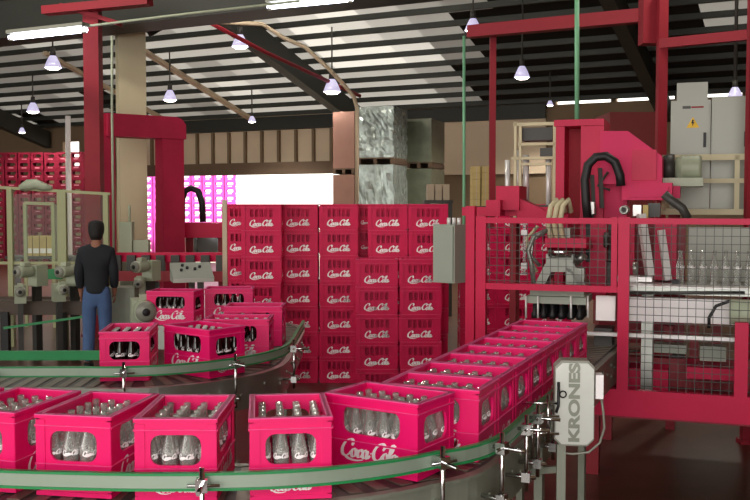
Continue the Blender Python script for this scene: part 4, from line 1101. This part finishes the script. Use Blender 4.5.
carton_pile(427, 450, 184, 200, 17, 3, 2, M['palebeam'], 'small pale carton on the rack behind the tall crates, %s row, %s', 'small pale cartons behind the tall crates')
stand(427, 450, 200, 17, 'dark rack under the small pale cartons behind the tall crates')
# dark red background tank and ducts at the right
bm = bmesh.new(); a = at(610, 112, 15); c = at(662, 200, 15); add_box(bm, a.x, c.x, 15, 16, 0, a.z); 
solo('storage_container', bm, mat('dull_red', (120, 40, 40), .7), 'dull red container in the dark behind the red machine', 'container', (a.x, 15.5, 0))

# ------------------------------------------------------------------ pipes, tubes and lamps
bm = bmesh.new(); add_tube(bm, [at(464, 36, 14), at(464, 150, 14), at(464, 196, 14), (at(464, 196, 14).x, 14, 0)], .022, 8)
solo('green_pipe', bm, M['palegreen'], 'thin green vertical pipe left of the thin red column', 'pipe', (at(464, 196, 14).x, 14, 0))
bm = bmesh.new(); q = at(577, 120, 8.9); add_tube(bm, [at(577, -10, 8.9), q], .022, 8)
solo('green_pipe', bm, M['palegreen'], 'thin green vertical pipe rising above the red lift column', 'pipe', q)
bm = bmesh.new(); bp_ = at(357, 150, 20.6)
add_tube(bm, [at(178, 20, 19.5), at(262, 24, 19.8), at(284, 38, 20), at(305, 47, 20.1), at(328, 68, 20.3), at(345, 86, 20.4), at(354, 97, 20.5), at(357, 108, 20.6), (bp_.x, bp_.y, 0)], .045, 8)
solo('conduit_pipe', bm, M['palebeam'], 'bent pale conduit running down beside the silver wrapped pallets', 'pipe', (bp_.x, bp_.y, 0))
bm = bmesh.new(); add_tube(bm, [at(190, 12, 20), at(265, 52, 22), at(360, 96, 25)], .05, 8)
solo('red_pipe', bm, M['redcol'], 'thin red pipe slanting under the bright roof sheets', 'pipe', at(265, 52, 22))
bm = bmesh.new(); p = at(68, 140, 29); add_tube(bm, [at(68, 116, 29), p, (p.x, p.y, 0)], .08, 10); solo('white_pipe', bm, M['white'], 'white vertical pipe beside the small bright window at far left', 'pipe', (p.x, p.y, 0))
bm = bmesh.new(); p = at(112, 110, 14.2); add_tube(bm, [at(112, 36, 14.2), p, (p.x, p.y, 0)], .02, 8); solo('grey_pipe', bm, M['motor'], 'thin grey pipe between the red column and the concrete column', 'pipe', (p.x, p.y, 0))
bm = bmesh.new(); add_tube(bm, [at(88, 26, 13.9), at(185, 14, 13.4), at(300, 1, 12.9)], .018, 6); solo('cable_tray', bm, M['motor'], 'grey-green cable line running along the dark girder', 'cable', at(185, 13, 13.4))

def lamp(px, py, Y, wpx, label, pw=1):
    r_ = wpx / 2 * Y / FPX; p = at(px, py, Y)
    t = thing('pendant_lamp', label, 'lamp', p, 0, None)
    T = Matrix.Translation(p); bm = bmesh.new()
    add_lathe(bm, [(r_ * .34, r_ * .95), (r_ * .45, r_ * .8), (r_ * .7, r_ * .3), (r_, -r_ * .45), (r_ * .97, -r_ * .45), (r_ * .66, r_ * .3), (r_ * .3, r_ * .85)], 18, T); part('lamp_shade', bm, M['shade'], t)
    bm = bmesh.new(); add_lathe(bm, [(0, r_ * 1.9), (r_ * .3, r_ * 1.85), (r_ * .36, r_ * .95), (0, r_ * .95)], 12, T); part('lamp_socket', bm, M['darkgrey'], t)
    bm = bmesh.new(); add_lathe(bm, [(0, -r_ * .72), (r_ * .6, -r_ * .64), (r_ * .88, -r_ * .42), (r_ * .5, r_ * .3), (0, r_ * .5)], 14, T); part('bulb', bm, M['bulb'], t)
    loc = B.inverted() @ p; zr = roofz(max(0, -loc.y)) - .05
    bm = bmesh.new(); add_tube(bm, [p + Vector((0, 0, r_ * 1.85)), Vector((p.x, p.y, zr))], .02, 6); part('cord', bm, M['darkgrey'], t)
    ld = bpy.data.lights.new('lamp_light', 'SPOT'); lo = bpy.data.objects.new('lamp_light', ld); C.objects.link(lo); lo.parent = t
    lo.location = (0, 0, -r_ * .5); ld.spot_size = R(140); ld.spot_blend = .6; ld.energy = LAMPW * pw; ld.color = (1, .93, .84); ld.shadow_soft_size = r_
LAMPW = 1100
for a in ((53, 64, 23, 17, 'bell pendant lamp left of the red column under the tube light'), (33, 109, 30, 13, 'small bell pendant lamp at far left below the other one'), (22, 131, 33.5, 7, 'tiny pendant lamp farthest left near the back wall'),
          (170, 97, 27, 14, 'bell pendant lamp right of the concrete column'), (240, 43, 22, 17, 'bell pendant lamp hanging high under the bright roof sheets'), (332, 88, 24, 18, 'bell pendant lamp above the brown cartons'),
          (252, 120, 29, 8, 'tiny pendant lamp in front of the pale wall cladding'), (473, 27, 19, 17, 'bell pendant lamp high above the green pipe'), (522, 74, 21, 16, 'bell pendant lamp in the dark middle of the roof'),
          (550, 104, 25, 7, 'tiny pendant lamp low in the dark roof'), (735, 95, 10.6, 16, 'bell pendant lamp in front of the right control cabinet', .25)):
    lamp(*a)
def tube_light(x0, y0, x1, y1, Y0, Y1, label):
    a, c = at(x0, y0, Y0), at(x1, y1, Y1); t = thing('tube_light', label, 'light', (a + c) / 2)
    bm = bmesh.new(); up = Vector((0, 0, .07)); add_bar(bm, a + up, c + up, .16, .05); part('fixture', bm, M['cab'], t)
    bm = bmesh.new(); add_tube(bm, [a, c], .042, 8); part('tube', bm, M['tube'], t)
    bm = bmesh.new(); d = (c - a)
    for k in (.02, .98): q = a + d * k; add_box(bm, q.x - .03, q.x + .03, q.y - .03, q.y + .03, q.z - .05, q.z + .06)
    part('end_holder', bm, M['cab'], t)
tube_light(10, 37.5, 86, 29.5, 14.1, 13.5, 'glowing tube light on the dark girder at upper left')
tube_light(268, 6.5, 352, -1.5, 13.2, 12.7, 'glowing tube light at the top picture edge above the roof')
